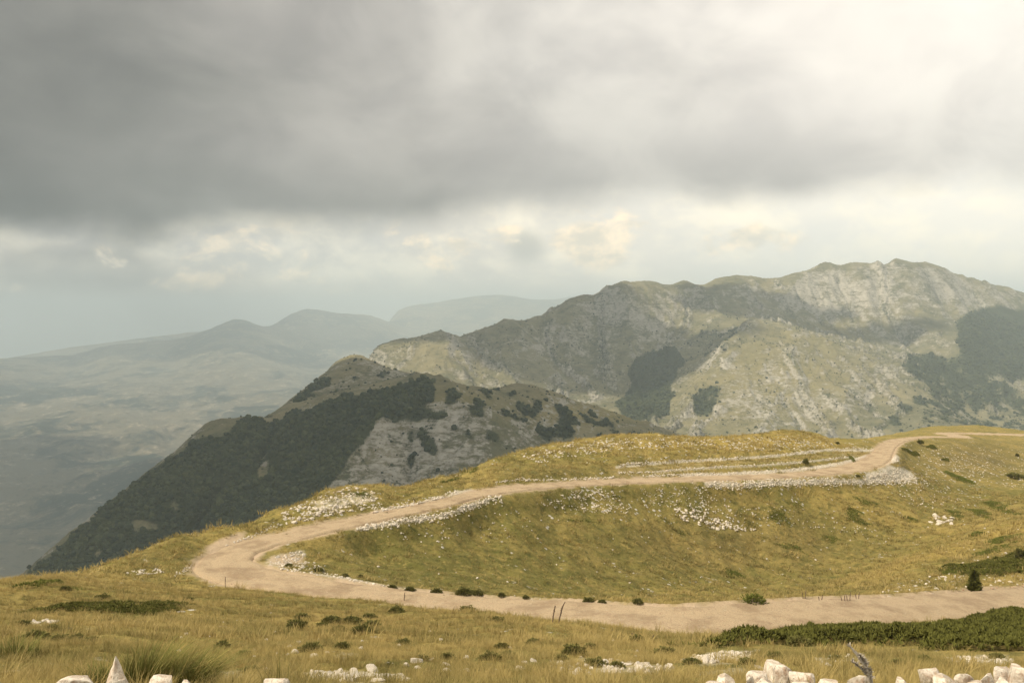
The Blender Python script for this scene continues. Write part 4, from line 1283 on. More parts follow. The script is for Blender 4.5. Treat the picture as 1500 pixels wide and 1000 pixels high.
# ------------------------------------------------------------------ junipers and shrubs
mJ, g, b = material('juniper_needles')
pos = g.n('ShaderNodeTexCoord').outputs['Object']
c = g.mix(g.noise(pos, 1.3, 4, .7), (.055, .060, .014), (.135, .130, .030))
c = g.mix(g.m('MULTIPLY', g.attr('tip'), .6), c, (.15, .15, .035))
g.put(b.inputs['Base Color'], c)
mJ2, g, b = material('mat_juniper_needles')
pos = g.n('ShaderNodeTexCoord').outputs['Object']
c = g.mix(g.noise(pos, .9, 4, .7), (.105, .125, .026), (.185, .190, .044))
g.put(b.inputs['Base Color'], c)
mJ3, g, b = material('dark_heath_leaves')
pos = g.n('ShaderNodeTexCoord').outputs['Object']
c = g.mix(g.noise(pos, 4, 4, .7), (.080, .082, .024), (.20, .185, .058))
g.put(b.inputs['Base Color'], c)
mW, g, b = material('dry_stem_bark')
pos = g.n('ShaderNodeTexCoord').outputs['Object']
g.put(b.inputs['Base Color'], g.mix(g.noise(pos, 20, 4), (.085, .055, .035), (.19, .14, .10)))


def sprays(P, N, size, per, seed, tipv=None):
    """little needle fans standing on points P with normals N"""
    rg = np.random.default_rng(seed)
    n = len(P)
    Vs, Fs, Tp = [], [], []
    for k in range(per):
        d = N + rg.normal(0, .55, (n, 3))
        d[:, 2] = np.abs(d[:, 2]) * .8 + .15
        d /= np.linalg.norm(d, axis=1)[:, None]
        s = np.cross(d, rg.normal(size=(n, 3)))
        s /= np.linalg.norm(s, axis=1)[:, None] + 1e-9
        sz = (size if np.ndim(size) == 0 else size[:, None]) * rg.uniform(.6, 1.3, (n, 1))
        A = P + s * sz * .22
        B = P - s * sz * .22
        C_ = P + d * sz
        Vs += [A, B, C_]
        i = np.arange(n) + 3 * k * n
        Fs.append(np.stack([i, i + n, i + 2 * n], 1))
        Tp += [np.zeros(n), np.zeros(n), np.ones(n)]
    return np.vstack(Vs), np.vstack(Fs), np.concatenate(Tp)


def mat_patch(name, poly_px, h, size, density, mat, lab, cat, group=None, edge=1.0, seed=0):
    """a spreading evergreen mat on the ground inside a pixel outline"""
    q = np.array(poly_px, float)
    W = cast(q[:, 0], q[:, 1])
    W = W[~np.isnan(W[:, 0])][:, :2]
    if len(W) < 4: return None
    lo, hi = W.min(0), W.max(0)
    rg = np.random.default_rng(900 + seed)
    A = np.prod(hi - lo)
    n = int(min(A * density, 260000))
    x, y = rg.uniform(lo[0], hi[0], n), rg.uniform(lo[1], hi[1], n)
    wx, wy = x + .5 * edge * fbm(x / (edge * 1.2), y / (edge * 1.2), 2, seed), y + .5 * edge * fbm(x / (edge * 1.2) + 9, y / (edge * 1.2), 2, seed + 3)
    k = inpoly(wx, wy, W)
    x, y, wx, wy = x[k], y[k], wx[k], wy[k]
    if len(x) < 12: return None
    ed = sstep(0, edge, polydist(wx, wy, W))
    k = (attr_at(e_road, x, y) > .15) & (rg.uniform(0, 1, len(x)) < .12 + 1.3 * ed)
    x, y, ed = x[k], y[k], ed[k]
    lump = .60 + .55 * fbm(x / (h * 1.6), y / (h * 1.6), 3, seed + 7)
    z = ground_z(x, y) + h * np.sqrt(ed + .02) * lump * rg.uniform(.72, 1.0, len(x)) - .02
    P = np.stack([x, y, z], 1)
    N = np.stack([rg.normal(0, .4, len(x)), rg.normal(0, .4, len(x)), np.ones(len(x))], 1)
    V, Fc, tp = sprays(P, N, size, 4, seed)
    # body under the sprays so that no soil shows through
    c0 = P.mean(0)
    V = V - c0
    o = mesh_np(name, V, Fc, mat, False, {'tip': tp})
    o.location = c0
    tag(o, lab, cat, group)
    return o


def ell(u, v, a, b_, ang=0, n=18, seed=0):
    t_ = np.linspace(0, 2 * math.pi, n, endpoint=False)
    rr = 1 + .18 * np.sin(3 * t_ + seed) + .1 * np.sin(5 * t_ + 2 * seed)
    x, y = a * rr * np.cos(t_), b_ * rr * np.sin(t_)
    c_, s_ = math.cos(R(ang)), math.sin(R(ang))
    return list(zip(u + x * c_ - y * s_, v + x * s_ + y * c_))


mat_patch('juniper_thicket', [(985, 948), (1100, 938), (1200, 930), (1300, 925), (1345, 922), (1420, 910), (1500, 899), (1600, 893), (1620, 962), (1500, 957), (1400, 957), (1340, 950), (1270, 944), (1180, 945), (1060, 947)],
          .62, .13, 330, mJ, 'broad dark green juniper thicket along the near edge of the lower road', 'juniper', edge=1.2, seed=1)
mat_patch('juniper_mat', [(10, 899), (60, 889), (110, 885), (200, 883), (275, 882), (285, 886), (265, 895), (215, 903), (150, 899), (90, 897)], .28, .10, 260, mJ, 'long low green juniper mat lying in the dry grass at left', 'juniper', edge=.8, seed=2)
mat_patch('juniper_mat', [(10, 863), (45, 856), (85, 851), (98, 855), (60, 862)], .3, .12, 130, mJ2, 'thin green juniper mat on the skyline at the far left edge', 'juniper', edge=.3, seed=3)
mat_patch('juniper_mat', [(1370, 835), (1420, 825), (1470, 815), (1510, 808), (1510, 842), (1460, 845), (1410, 845)], .4, .14, 130, mJ, 'dark green juniper mat on the spur right of the small fir', 'juniper', edge=1, seed=4)
mats = [
    (832, 741, 17, 6, 12, .55, 'round dark juniper cushion beside the white outcrop on the green slope'),
    (1140, 757, 21, 12, 28, .5, 'broadest green juniper mat in the middle of the hollow side'),
    (1100, 769, 13, 6, 15, .55, 'dark juniper cushion wedged among the large white boulders'),
    (1108, 752, 9, 4, 20, .4, 'small juniper mat just above the boulder cushion'),
    (1022, 747, 14, 5, 25, .45, 'dark juniper mat at the left of the boulder tumble'),
    (1165, 739, 13, 5, 15, .4, 'olive juniper mat under the bright bank, right of the broadest mat'),
    (1052, 716, 12, 4, 22, .4, 'small juniper mat touching the bright bank, leftmost of three'),
    (1073, 721, 9, 3, 22, .4, 'small juniper mat touching the bright bank, middle of three'),
    (1098, 716, 15, 5, 22, .4, 'long juniper mat touching the bright bank, rightmost of three'),
    (980, 763, 14, 4, 15, .35, 'flat olive juniper mat left of the white boulder tumble'),
    (1000, 780, 11, 4, 15, .3, 'faint olive mat below the flat mat near the boulder tumble'),
    (1216, 788, 17, 6, 18, .4, 'dark juniper mat low on the hollow side above the dark streak'),
    (1160, 802, 25, 5, 14, .4, 'long dark juniper streak low in the hollow'),
    (1073, 840, 19, 6, 15, .4, 'dark juniper mat just above the hollow floor'),
    (1255, 760, 22, 7, 25, .4, 'green mat on the far slope, lower of the stacked pair'),
    (1248, 748, 17, 6, 25, .4, 'green mat on the far slope, upper of the stacked pair'),
    (1268, 735, 20, 5, 18, .4, 'long olive mat on the far slope above the stacked pair'),
    (1400, 753, 14, 6, 20, .4, 'green mat beside the white block cluster'),
    (1436, 752, 22, 6, 18, .4, 'longest green mat in the right gully'),
    (1462, 742, 24, 6, 18, .4, 'green mat behind the longest mat in the right gully'),
    (1480, 750, 14, 4, 10, .4, 'small green mat at the right end of the gully'),
    (1335, 761, 15, 4, 15, .35, 'olive mat left of the white block cluster'),
    (1405, 700, 26, 4, 22, .5, 'dark streak of juniper running down the far hillside'),
    (1335, 663, 15, 3, 20, .6, 'dark juniper streak just right of the distant road'),
    (1385, 674, 7, 2.5, 10, .6, 'tiny dark mat on the distant hillside'),
    (1365, 655, 8, 3, 10, .6, 'small olive mat near the round dark bush'),
    (1430, 783, 14, 3, -8, .5, 'dark juniper streak on the yellow spur crest'),
    (1470, 790, 34, 4, -12, .4, 'long green mat along the yellow spur'),
    (1455, 806, 40, 5, -16, .4, 'dark green band across the right spur'),
    (1400, 838, 28, 4, -8, .4, 'low green mat in front of the small fir'),
    (1248, 672, 9, 3, 45, .45, 'green juniper wedge between the old track and the middle road'),
    (905, 728, 16, 3, 10, .3, 'faint dark mat right of the white outcrop'),
    (850, 763, 28, 2.4, 3, .3, 'thin dark heath streak on the green slope'),
    (370, 765, 16, 3, -26, .45, 'green juniper mat on the skyline, lower left of the knoll'),
    (440, 732, 14, 3, -22, .45, 'green juniper mat on the skyline left of the knoll rocks'),
    (525, 725, 22, 5, 8, .4, 'green juniper mat among the knoll rocks'),
    (660, 704, 16, 2.5, -15, .4, 'green juniper mat on the saddle skyline'),
    (694, 688, 9, 4, -40, .5, 'dark juniper mat at the left foot of the mound skyline'),
    (108, 863, 16, 2.2, 0, .25, 'tiny dark heath streak near the left skyline'),
]
for i, (u, v, a, b_, an, h, lab) in enumerate(mats):
    mat_patch('juniper_mat', ell(u, v, a, b_, an, seed=i), h * .55, .12, 150, mJ2 if h < .54 else mJ, lab, 'juniper', 'juniper mats on the slopes', edge=1.1 if b_ > 3.2 else .45, seed=20 + i)


def shrub_mesh(seed, n=420, size=.11, flat=.75, mat=mJ3):
    rg = np.random.default_rng(seed)
    d = rg.normal(size=(n, 3))
    d[:, 2] = np.abs(d[:, 2])
    d /= np.linalg.norm(d, axis=1)[:, None]
    r = rg.uniform(.45, 1, n) ** .6 * (1 + .75 * fbm(d[:, 0] * 1.7 + seed, d[:, 1] * 1.7 + d[:, 2], 3, seed, .7))
    P = d * r[:, None] * np.array([1, 1, flat])
    V, Fc, tp = sprays(P, d, size * 2, 5, seed)
    return mesh_np('foliage', V, Fc, mat, False, {'tip': tp}, link=False).data


def stem_bm(n, h, seed):
    rg = np.random.default_rng(seed)
    Vs, Fs, off = [], [], 0
    for _ in range(n):
        a, tl = rg.uniform(0, 6.28), rg.uniform(.1, .7)
        V, Fc = tube(np.array([[0, 0, -.1], [math.cos(a) * tl * h * .4, math.sin(a) * tl * h * .4, h * .45], [math.cos(a) * tl * h, math.sin(a) * tl * h, h * .9]]), [.035, .025, .01], 5)
        Vs.append(V)
        Fs.append(Fc + off)
        off += len(V)
    return np.vstack(Vs), np.vstack(Fs)


def tube(P, rad, k=6):
    P = np.asarray(P, float)
    V, Fc = [], []
    for i, p in enumerate(P):
        d = P[min(i + 1, len(P) - 1)] - P[max(i - 1, 0)]
        d /= np.linalg.norm(d) + 1e-9
        s = np.cross(d, [.3, .9, .1])
        s /= np.linalg.norm(s)
        t_ = np.cross(d, s)
        for j in range(k):
            an = 2 * math.pi * j / k
            V.append(p + rad[i] * (math.cos(an) * s + math.sin(an) * t_))
    for i in range(len(P) - 1):
        for j in range(k):
            a, b2 = i * k + j, i * k + (j + 1) % k
            Fc.append((a, b2, b2 + k, a + k))
    return np.array(V), np.array(Fc)


SHR = [shrub_mesh(600 + s) for s in range(4)]
SV, SF = stem_bm(6, .8, 5)
STEM = mesh_np('stem', SV, SF, mW, False, link=False).data


SHR_OLIVE = shrub_mesh(651, n=260, mat=mJ2, flat=.9)


def shrub(u, v, r, h, lab, group, nm='heath_shrub', data=None, cat='shrub'):
    P = cast([u], [v])[0]
    if np.isnan(P[0]): return
    root = bpy.data.objects.new(nm, None)
    root.location = P
    root.rotation_euler = (0, 0, random.uniform(0, 6.28))
    root.scale = (r, r, h)
    COL.objects.link(root)
    for pn, dt in (('foliage', data or random.choice(SHR)), ('stem', STEM)):
        o = bpy.data.objects.new(pn, dt)
        o.parent = root
        COL.objects.link(o)
    tag(root, lab, cat, group)


fg_shrubs = [
    # u, v(base), radius px, label
    (32, 916, 9, 'dark shrub beside the white stony gap at the far left'),
    (25, 938, 8, 'leftmost dark shrub in the row below the stony gap'), (52, 936, 14, 'largest dark shrub in the row below the stony gap'), (85, 938, 11, 'middle dark shrub in the row below the stony gap'), (112, 935, 8, 'right dark shrub in the row below the stony gap'), (132, 942, 10, 'small olive shrub ending the row below the stony gap'),
    (75, 924, 9, 'olive shrub between the juniper mat and the dark row'), (150, 877, 8, 'small dark shrub just above the long juniper mat'), (275, 879, 7, 'tiny dark shrub above the right end of the long juniper mat'), (95, 864, 7, 'tiny dark shrub close to the left skyline'),
    (435, 921, 14, 'low dark shrub left in the middle of the near slope'), (443, 906, 9, 'small dark shrub above the low dark shrub'), (472, 918, 8, 'small dark shrub between the middle pair'), (486, 912, 11, 'dark shrub left of the brown tussock'), (515, 914, 12, 'dark brown shrub in the centre of the shrub patch'),
    (545, 918, 11, 'dark shrub right in the shrub patch'), (530, 928, 13, 'lowest dark shrub in the shrub patch'), (497, 923, 8, 'tiny dark shrub at the foot of the shrub patch'), (540, 906, 9, 'upper dark shrub of the shrub patch'), (580, 896, 9, 'wide dark shrub near the road edge'), (590, 943, 9, 'dark shrub right of the shrub patch'),
    (325, 949, 10, 'dark shrub among the bent grass at left'), (358, 960, 9, 'olive shrub right of the bent grass'), (455, 953, 12, 'low olive shrub above the stony strip'), (500, 950, 9, 'dark shrub above the white pebbles'), (365, 985, 12, 'dark shrub left of the stony strip'), (395, 990, 10, 'olive shrub touching the stony strip'), (570, 976, 9, 'dark shrub over the right end of the stony strip'),
    (718, 966, 12, 'left half of the dark shrub pair in the centre grass'), (743, 964, 11, 'right half of the dark shrub pair in the centre grass'), (735, 948, 8, 'small dark shrub above the dark shrub pair'), (617, 966, 9, 'dark shrub left of the dark shrub pair'), (655, 965, 9, 'olive shrub left of the dark shrub pair'), (648, 991, 8, 'tiny dark shrub under the dark shrub pair'),
    (780, 944, 9, 'small olive shrub right of the dark shrub pair'), (842, 957, 15, 'broad dark shrub in the right centre grass'), (866, 949, 8, 'small dark shrub touching the broad dark shrub'), (822, 965, 8, 'low dark shrub below the broad dark shrub'), (873, 975, 12, 'dark shrub right of the low white stones'),
    (932, 940, 10, 'dark shrub at the left tip of the juniper thicket'), (975, 960, 14, 'dark shrub left of the pebble patch'), (1014, 972, 10, 'dark shrub under the pebble patch'), (1095, 974, 11, 'dark shrub right of the pebble patch'), (1135, 967, 11, 'dark shrub behind the verge heap'), (1170, 945, 15, 'dark brown shrub under the juniper thicket'),
    (905, 978, 10, 'dark shrub left of the small white stones'), (1315, 975, 11, 'dark shrub right of the thistle stalk'), (1355, 968, 9, 'olive shrub behind the tall pale stone'), (1460, 965, 9, 'olive shrub under the right end of the thicket'), (1225, 965, 8, 'small dark shrub left of the thistle stalk'),
    (685, 895, 9, 'low dark shrub at the road edge in the middle'), (728, 910, 9, 'low olive shrub below the road edge'),
]
for u, v, rp, lab in fg_shrubs:
    P = cast([u], [v])[0]
    r = rp / F * P[1]
    shrub(u, v, r * 1.25, r * random.uniform(.85, 1.25), lab, 'dark shrubs in the near grass')
road_shrubs = [(466, 837, 9, 'largest dark bush on the inner corner of the hairpin'), (423, 829, 6, 'small dark bush left of the largest corner bush'), (505, 845, 7, 'dark bush on the stones right of the corner'), (528, 845, 5, 'brown bush on the road edge stones'),
               (575, 862, 8, 'dark bush on the verge of the lower road'), (600, 866, 9, 'olive bush on the verge of the lower road'), (640, 869, 10, 'dark bush in the verge hedge, left'), (680, 870, 13, 'widest dark bush in the verge hedge'), (700, 871, 10, 'dark bush in the verge hedge, right'),
               (735, 873, 7, 'small dark bush at the right end of the verge hedge'), (862, 882, 10, 'dark bush standing alone on the road verge'), (882, 883, 7, 'low bush right of the lone verge bush'), (935, 883, 9, 'flat dark bush on the verge further right'), (770, 876, 6, 'small brown bush among the verge stones'), (650, 876, 6, 'tiny brown bush at the road edge')]
for u, v, rp, lab in road_shrubs:
    P = cast([u], [v])[0]
    if np.isnan(P[0]): continue
    r = rp / F * P[1]
    shrub(u, v, r * .85, r * .95, lab, 'bushes on the verge of the lower road')
for u, v, rp, hp, lab in [(1180, 679, 5, 9, 'black round bush standing between the old track and middle road'), (1348, 650, 4.5, 8, 'round dark bush on the hillside right of the distant road'), (1227, 650, 3, 4, 'tiny dark bush on the mound skyline'),
                          (1496, 822, 12, 22, 'dark rounded bush at the right edge of the spur'), (1105, 886, 16, 18, 'light olive bush on the far verge where the hollow meets the road'), (1256, 698, 4, 4, 'dark bush on the road edge below the bend'), (1486, 700, 14, 9, 'dark bush at the right edge of the distant hillside'),
                          (565, 753, 3.5, 4, 'small brown bush on the edge of the climbing track'), (420, 785, 3, 4, 'dry brown bush beside the climbing road'), (1490, 668, 3, 5, 'small dark tree on the distant hillside at right')]:
    P = cast([u], [v])[0]
    if np.isnan(P[0]): continue
    k = P[1] / F
    shrub(u, v, rp * k, hp * k, lab, None, 'round_bush', SHR_OLIVE if 'olive' in lab else None)

# small fir beside the lower road
P = cast([1427], [864])[0]
hF = 29 / F * P[1]
fir = bpy.data.objects.new('fir_tree', None)
fir.location = P
COL.objects.link(fir)
tag(fir, 'small dark fir standing beyond the lower road at right', 'tree')
V, Fc = tube([[0, 0, -.1], [0, 0, hF * .5], [.01, 0, hF]], [.05, .03, .006], 7)
mesh_np('trunk', V, Fc, mW, True, parent=fir)
rg = np.random.default_rng(5)
nP = 800
tz = rg.uniform(.02, 1, nP) ** 1.1
whorl = np.floor(tz * 11) / 11
an = rg.uniform(0, 6.28, nP)
rad_ = hF * .36 * (1 - tz) ** .8 * rg.uniform(.2, 1, nP) ** .5 * (.75 + .35 * np.sin(an * 5 + whorl * 40)) + .02
Pf = np.stack([rad_ * np.cos(an), rad_ * np.sin(an), hF * tz - rad_ * .18], 1)
Nf = np.stack([np.cos(an), np.sin(an), np.full(nP, .35)], 1)
V, Fc, tp = sprays(Pf, Nf, .17, 4, 8)
mesh_np('crown', V, Fc, mJ, False, {'tip': tp}, parent=fir)

# dry stalks
def stalk(u, v, stems, lab, nm='dry_stalk', cat='plant', mat=mW, dep=None):
    P = cast([u], [v])[0]
    o = bpy.data.objects.new(nm, None)
    o.location = P
    COL.objects.link(o)
    tag(o, lab, cat)
    k = P[1] / F
    for du, h, bend, r in stems:
        pts = [[du * k, 0, -.05], [du * k + bend * k * .3, 0, h * k * .4], [du * k + bend * k * .6, .01, h * k * .75], [du * k + bend * k, 0, h * k]]
        V, Fc = tube(pts, [r * k, r * k * .9, r * k * 1.1, r * k * .35], 6)
        Vs, Fs, off = [V], [Fc], len(V)
        rgs = np.random.default_rng(int(h * 10))
        for t_ in np.linspace(.35, .95, 9):     # knobs of dried flowers and side twigs
            c_ = np.array([np.interp(t_, [0, .4, .75, 1], [p[0] for p in pts]), 0, np.interp(t_, [0, .4, .75, 1], [p[2] for p in pts])])
            d = np.array([rgs.normal(), rgs.normal(), .6])
            d = d / np.linalg.norm(d) * 1.9 * k * r
            V2, F2 = tube([c_, c_ + d * .6, c_ + d * 1.2], [r * k * .6, r * k * .8, r * k * .2], 5)
            Vs.append(V2)
            Fs.append(F2 + off)
            off += len(V2)
        mesh_np('stem', np.vstack(Vs), np.vstack(Fs), mat, False, parent=o)


stalk(812, 912, [(-3, 26, 5, .9), (6, 32, 10, 1.0)], 'pair of dry brown stalks standing against the lower road')
stalk(592, 883, [(0, 16, 1, .6)], 'thin single dry stalk against the road at left')
stalk(330, 860, [(0, 16, 0, .5)], 'thin dry stalk at the edge of the hairpin')
stalk(926, 933, [(0, 7, 0, .7)], 'short dark stub at the near road edge, left one')
stalk(957, 938, [(0, 8, 0, .7)], 'short dark stub at the near road edge, right one')
for i, (u, v, h) in enumerate([(1235, 884, 15), (1243, 884, 18), (1202, 881, 10), (1256, 878, 12), (1178, 876, 12)]):
    stalk(u, v, [(-1.5, h * .8, -2, .45), (1.5, h, 1.5, .5)], ['left tall weed stem of the clump on the far verge', 'tallest weed stem of the clump on the far verge', 'short weed stem left of the far verge clump', 'weed stem right of the far verge clump', 'weed stem at the foot of the yellow spur'][i], 'weed_stem')
mTh, g, b = material('grey_thistle')
g.put(b.inputs['Base Color'], (.40, .35, .29))
dxy = ray(1285, 1003)
th = bpy.data.objects.new('dry_thistle', None)
dy0 = 4.2
th.location = (dxy[0] / dxy[1] * dy0, dy0, float(ground_z(np.array([dxy[0] / dxy[1] * dy0]), np.array([dy0]))[0]))
COL.objects.link(th)
tag(th, 'grey leaning dry thistle stalk rising from the verge between the stones', 'plant')
k = dy0 / F
for s_, (b0, h0, r0) in enumerate([(-44, 62, 2.2), (-26, 44, 1.4), (-38, 36, 1.2)]):
    zz = float(dxy[2] / dxy[1] * dy0) - th.location.z
    pts = [[0, 0, -.03], [b0 * k * .35, 0, zz + h0 * k * .4], [b0 * k * .7, 0, zz + h0 * k * .75], [b0 * k, 0, zz + h0 * k]]
    V, Fc = tube(pts, [r0 * k * 1.2, r0 * k, r0 * k, r0 * k * .4], 6)
    mesh_np('stem', V, Fc, mTh, False, parent=th)
    rgs = np.random.default_rng(40 + s_)
    t_ = rgs.uniform(.25, 1, 46)
    Pp = np.stack([np.interp(t_, [0, .4, .75, 1], [p[0] for p in pts]), 0 * t_, np.interp(t_, [0, .4, .75, 1], [p[2] for p in pts])], 1)
    V, Fc, tp = sprays(Pp, rgs.normal(size=(46, 3)), .022, 3, 60 + s_)
    mesh_np('leaf', V, Fc, mTh, False, {'tip': tp}, parent=th)

# the big grass clump behind the pointed stone, blown to the right
mC, g, b = material('green_clump_blades')
c = g.mix(g.attr('height'), (.060, .085, .018), (.15, .16, .04))
c = g.mix(g.m('MULTIPLY', g.attr('dry'), g.m('MULTIPLY', g.attr('height'), .9)), c, (.40, .27, .10))
g.put(b.inputs['Base Color'], c)


def clump(u, v, dep, n, h, spread, lean, lab, seed, wd=.006):
    dx, dy, dz = [float(q) for q in ray(u, v)]
    x, y = dx / dy * dep, dep
    z = float(ground_z(np.array([x]), np.array([y]))[0])
    V, Fc, H, D = tuft(n, h, wd, spread, seed, 6, lean)
    o = mesh_np('grass_clump', V, Fc, mC, True, {'height': H, 'dry': D})
    o.location = (x, y, z - .02)
    tag(o, lab, 'grass clump')


clump(212, 1004, 6.2, 1500, .33, .27, (.35, 0), 'big green grass clump blown sideways behind the pointed stone', 71)
clump(272, 1004, 6.1, 800, .28, .26, (.55, .0), 'rusty dry fringe of grass leaning right of the big green clump', 72)
clump(25, 966, 13.5, 320, .36, .5, (.1, 0), 'blue green grass tussock at the lower left', 73, .012)
clump(150, 1003, 6.4, 500, .20, .26, (-.1, 0), 'low olive grass tuft left of the pointed stone', 74)
print('things', round(time.time() - T0, 1))

# ------------------------------------------------------------------ light, sky, clouds, haze
SUN_AZ, SUN_EL = R(-106), R(49)      # right of the view direction
sd = Vector((math.sin(SUN_AZ) * math.cos(SUN_EL), math.cos(SUN_AZ) * math.cos(SUN_EL), math.sin(SUN_EL)))
sl = bpy.data.lights.new('sun', 'SUN')
sl.energy = 4.7
sl.angle = R(1.0)
sl.color = (1.0, .88, .69)
so = bpy.data.objects.new('sun', sl)
COL.objects.link(so)
so.rotation_euler = sd.to_track_quat('Z', 'Y').to_euler()
so.location = sd * 50

wld = bpy.data.worlds.new('World')
scn.world = wld
wld.use_nodes = True
w = NT(wld.node_tree)
for n in list(w.nodes): w.nodes.remove(n)
dirv = w.n('ShaderNodeTexCoord').outputs['Generated']
sx = w.n('ShaderNodeSeparateXYZ', {'Vector': dirv}).outputs
az = w.m('MULTIPLY', w.m('ARCTAN2', sx[0], sx[1]), 180 / math.pi)
el = w.m('MULTIPLY', w.m('ARCSINE', sx[2]), 180 / math.pi)
ae = w.n('ShaderNodeCombineXYZ', {'X': w.m('MULTIPLY', az, .1), 'Y': w.m('MULTIPLY', el, .1), 'Z': 0.0}).outputs[0]


def gauss(a0, e0, sa, se):
    p = w.m('POWER', w.m('DIVIDE', w.m('SUBTRACT', az, a0), sa), 2.0)
    q = w.m('POWER', w.m('DIVIDE', w.m('SUBTRACT', el, e0), se), 2.0)
    return w.m('EXPONENT', w.m('MULTIPLY', w.m('ADD', p, q), -1.0))


def px2ae(u, v):
    dx, dy, dz = [float(q) for q in ray(u, v)]
    return math.degrees(math.atan2(dx, dy)), math.degrees(math.atan2(dz, math.hypot(dx, dy)))


# low sky with sunlit cumulus
nA = w.noise(w.mapping(ae, (1, 1.6, 1)), 1.5, 7, .56, .2)
nB = w.noise(w.mapping(ae, (1, 1.6, 1), loc=(3.1, 1.7, 0)), 4.6, 6, .6, .2)
nC = w.noise(w.mapping(ae, (.55, 1.5, 1), loc=(7.0, 2.0, 0)), 1.2, 5, .55, .3)
lowc = w.mix(w.step(az, -30, 30), (.53, .51, .475), (1.02, .99, .89))
band = w.m('MULTIPLY', w.step(el, .8, 3.4), w.step(el, 12.0, 6.0))
cum = w.m('MULTIPLY', band, w.step(w.m('ADD', w.m('MULTIPLY', nA, .75), w.m('MULTIPLY', nB, .3)), .45, .66))
lowc = w.mix(w.m('MULTIPLY', cum, .8), lowc, w.mix(w.step(az, -32, 20), (1.12, 1.05, .84), (1.20, 1.12, .90)))
peach = None
for (u, v, a_, e_, amt) in [(860, 350, 2.4, 1.35, 1.0), (735, 340, 1.6, .8, .6), (285, 410, 1.6, .6, .75), (435, 404, 1.6, .5, .6), (500, 426, .8, .3, .6), (670, 370, 2.0, 1.0, .6), (190, 370, 1.6, .9, .5), (355, 360, 2.6, 1.3, .8), (1080, 350, 3.2, 1.0, .5), (620, 345, 1.8, .9, .5), (10, 418, 1.0, .4, .4)]:
    a0, e0 = px2ae(u, v)
    q = w.m('MULTIPLY', gauss(a0, e0, a_ * 1.35, e_ * 1.3), amt)
    peach = q if peach is None else w.m('MAXIMUM', peach, q)
nP = w.noise(w.mapping(ae, (1, 1.5, 1), loc=(2.2, 5.7, 0)), 2.6, 7, .6, .3)
pm = w.m('MULTIPLY', w.step(w.m('ADD', peach, w.m('MULTIPLY', w.m('SUBTRACT', nP, .5), 3.4)), .28, .82), w.step(peach, .05, .3))
lowc = w.mix(w.m('MULTIPLY', pm, .8), lowc, w.mix(w.step(nB, .35, .68), (.80, .74, .60), (1.38, 1.14, .80)))
grey = None
for (u, v, a_, e_, amt) in [(120, 398, 4.8, 1.5, 1.25), (770, 365, 1.8, 1.4, .75), (30, 440, 4.0, .9, .6), (240, 425, 3.5, .6, .5), (1330, 285, 3.0, .8, .3)]:
    a0, e0 = px2ae(u, v)
    q = w.m('MULTIPLY', gauss(a0, e0, a_, e_), amt)
    grey = q if grey is None else w.m('MAXIMUM', grey, q)
gm = w.step(w.m('ADD', grey, w.m('MULTIPLY', w.m('SUBTRACT', nA, .5), 1.1)), .25, .8)
lowc = w.mix(w.m('MULTIPLY', w.m('MULTIPLY', gm, .7), w.step(pm, 1.0, .2)), lowc, w.mix(w.step(az, -30, 10), (.28, .285, .28), (.44, .455, .43)))
# the dark deck above
zc = w.m('ADD', w.m('MAXIMUM', sx[2], 0.0), .10)
plan = w.n('ShaderNodeCombineXYZ', {'X': w.m('DIVIDE', sx[0], zc), 'Y': w.m('DIVIDE', sx[1], zc), 'Z': 0.0}).outputs[0]
nD = w.noise(plan, .55, 5, .5, .5)
nE = w.noise(w.mapping(ae, (.8, 1.3, 1), loc=(1.3, 9.2, 0)), .9, 5, .5, .6)
nF = w.noise(w.mapping(ae, (.8, 1.25, 1), rot=(0, 0, .35), loc=(4.3, 2.2, 0)), 1.7, 6, .52, .35)
edge = w.m('ADD', w.step(az, -30, 12, 4.7, 7.4), w.m('ADD', w.m('MULTIPLY', w.m('SUBTRACT', nE, .5), 3.4), w.m('MULTIPLY', w.m('SUBTRACT', nF, .5), 1.6)))
dm = w.step(w.m('SUBTRACT', el, edge), -.9, 1.7)
dm = w.m('MULTIPLY', dm, w.step(w.m('ADD', az, w.m('MULTIPLY', w.m('SUBTRACT', nF, .5), 14.0)), 34.0, 24.0, .45, 1.0))
rampn = w.n('ShaderNodeValToRGB', {'Fac': w.step(w.m('ADD', az, w.m('ADD', w.m('MULTIPLY', w.m('SUBTRACT', nE, .5), 26.0), w.m('MULTIPLY', w.m('SUBTRACT', el, 12.0), .7))), -36, 29, 0, 1, False)})
cr = rampn.color_ramp
cr.elements[0].position, cr.elements[0].color = .0, (.085, .085, .08, 1)
cr.elements[1].position, cr.elements[1].color = 1.0, (.96, .905, .83, 1)
for p_, c_ in ((.20, (.20, .195, .182)), (.42, (.41, .39, .36)), (.62, (.64, .61, .56)), (.80, (.82, .775, .71))):
    e_ = cr.elements.new(p_)
    e_.color = (*c_, 1)
deck = w.mix(w.step(w.m('SUBTRACT', el, edge), 5.5, .2, 0, .42), rampn.outputs[0], w.mix(.55, rampn.outputs[0], (.10, .10, .09)))
deck = w.mix(1.0, deck, w.mix(w.step(nD, .3, .7), (.86, .86, .86), (1.14, 1.14, 1.13)), 'MULTIPLY')
deck = w.mix(1.0, deck, w.mix(w.step(nF, .3, .7), (.84, .84, .85), (1.15, 1.15, 1.13)), 'MULTIPLY')
a0, e0 = px2ae(1330, 20)
deck = w.mix(w.m('MULTIPLY', gauss(a0, e0, 8, 5.5), .6), deck, (1.15, 1.08, .95))
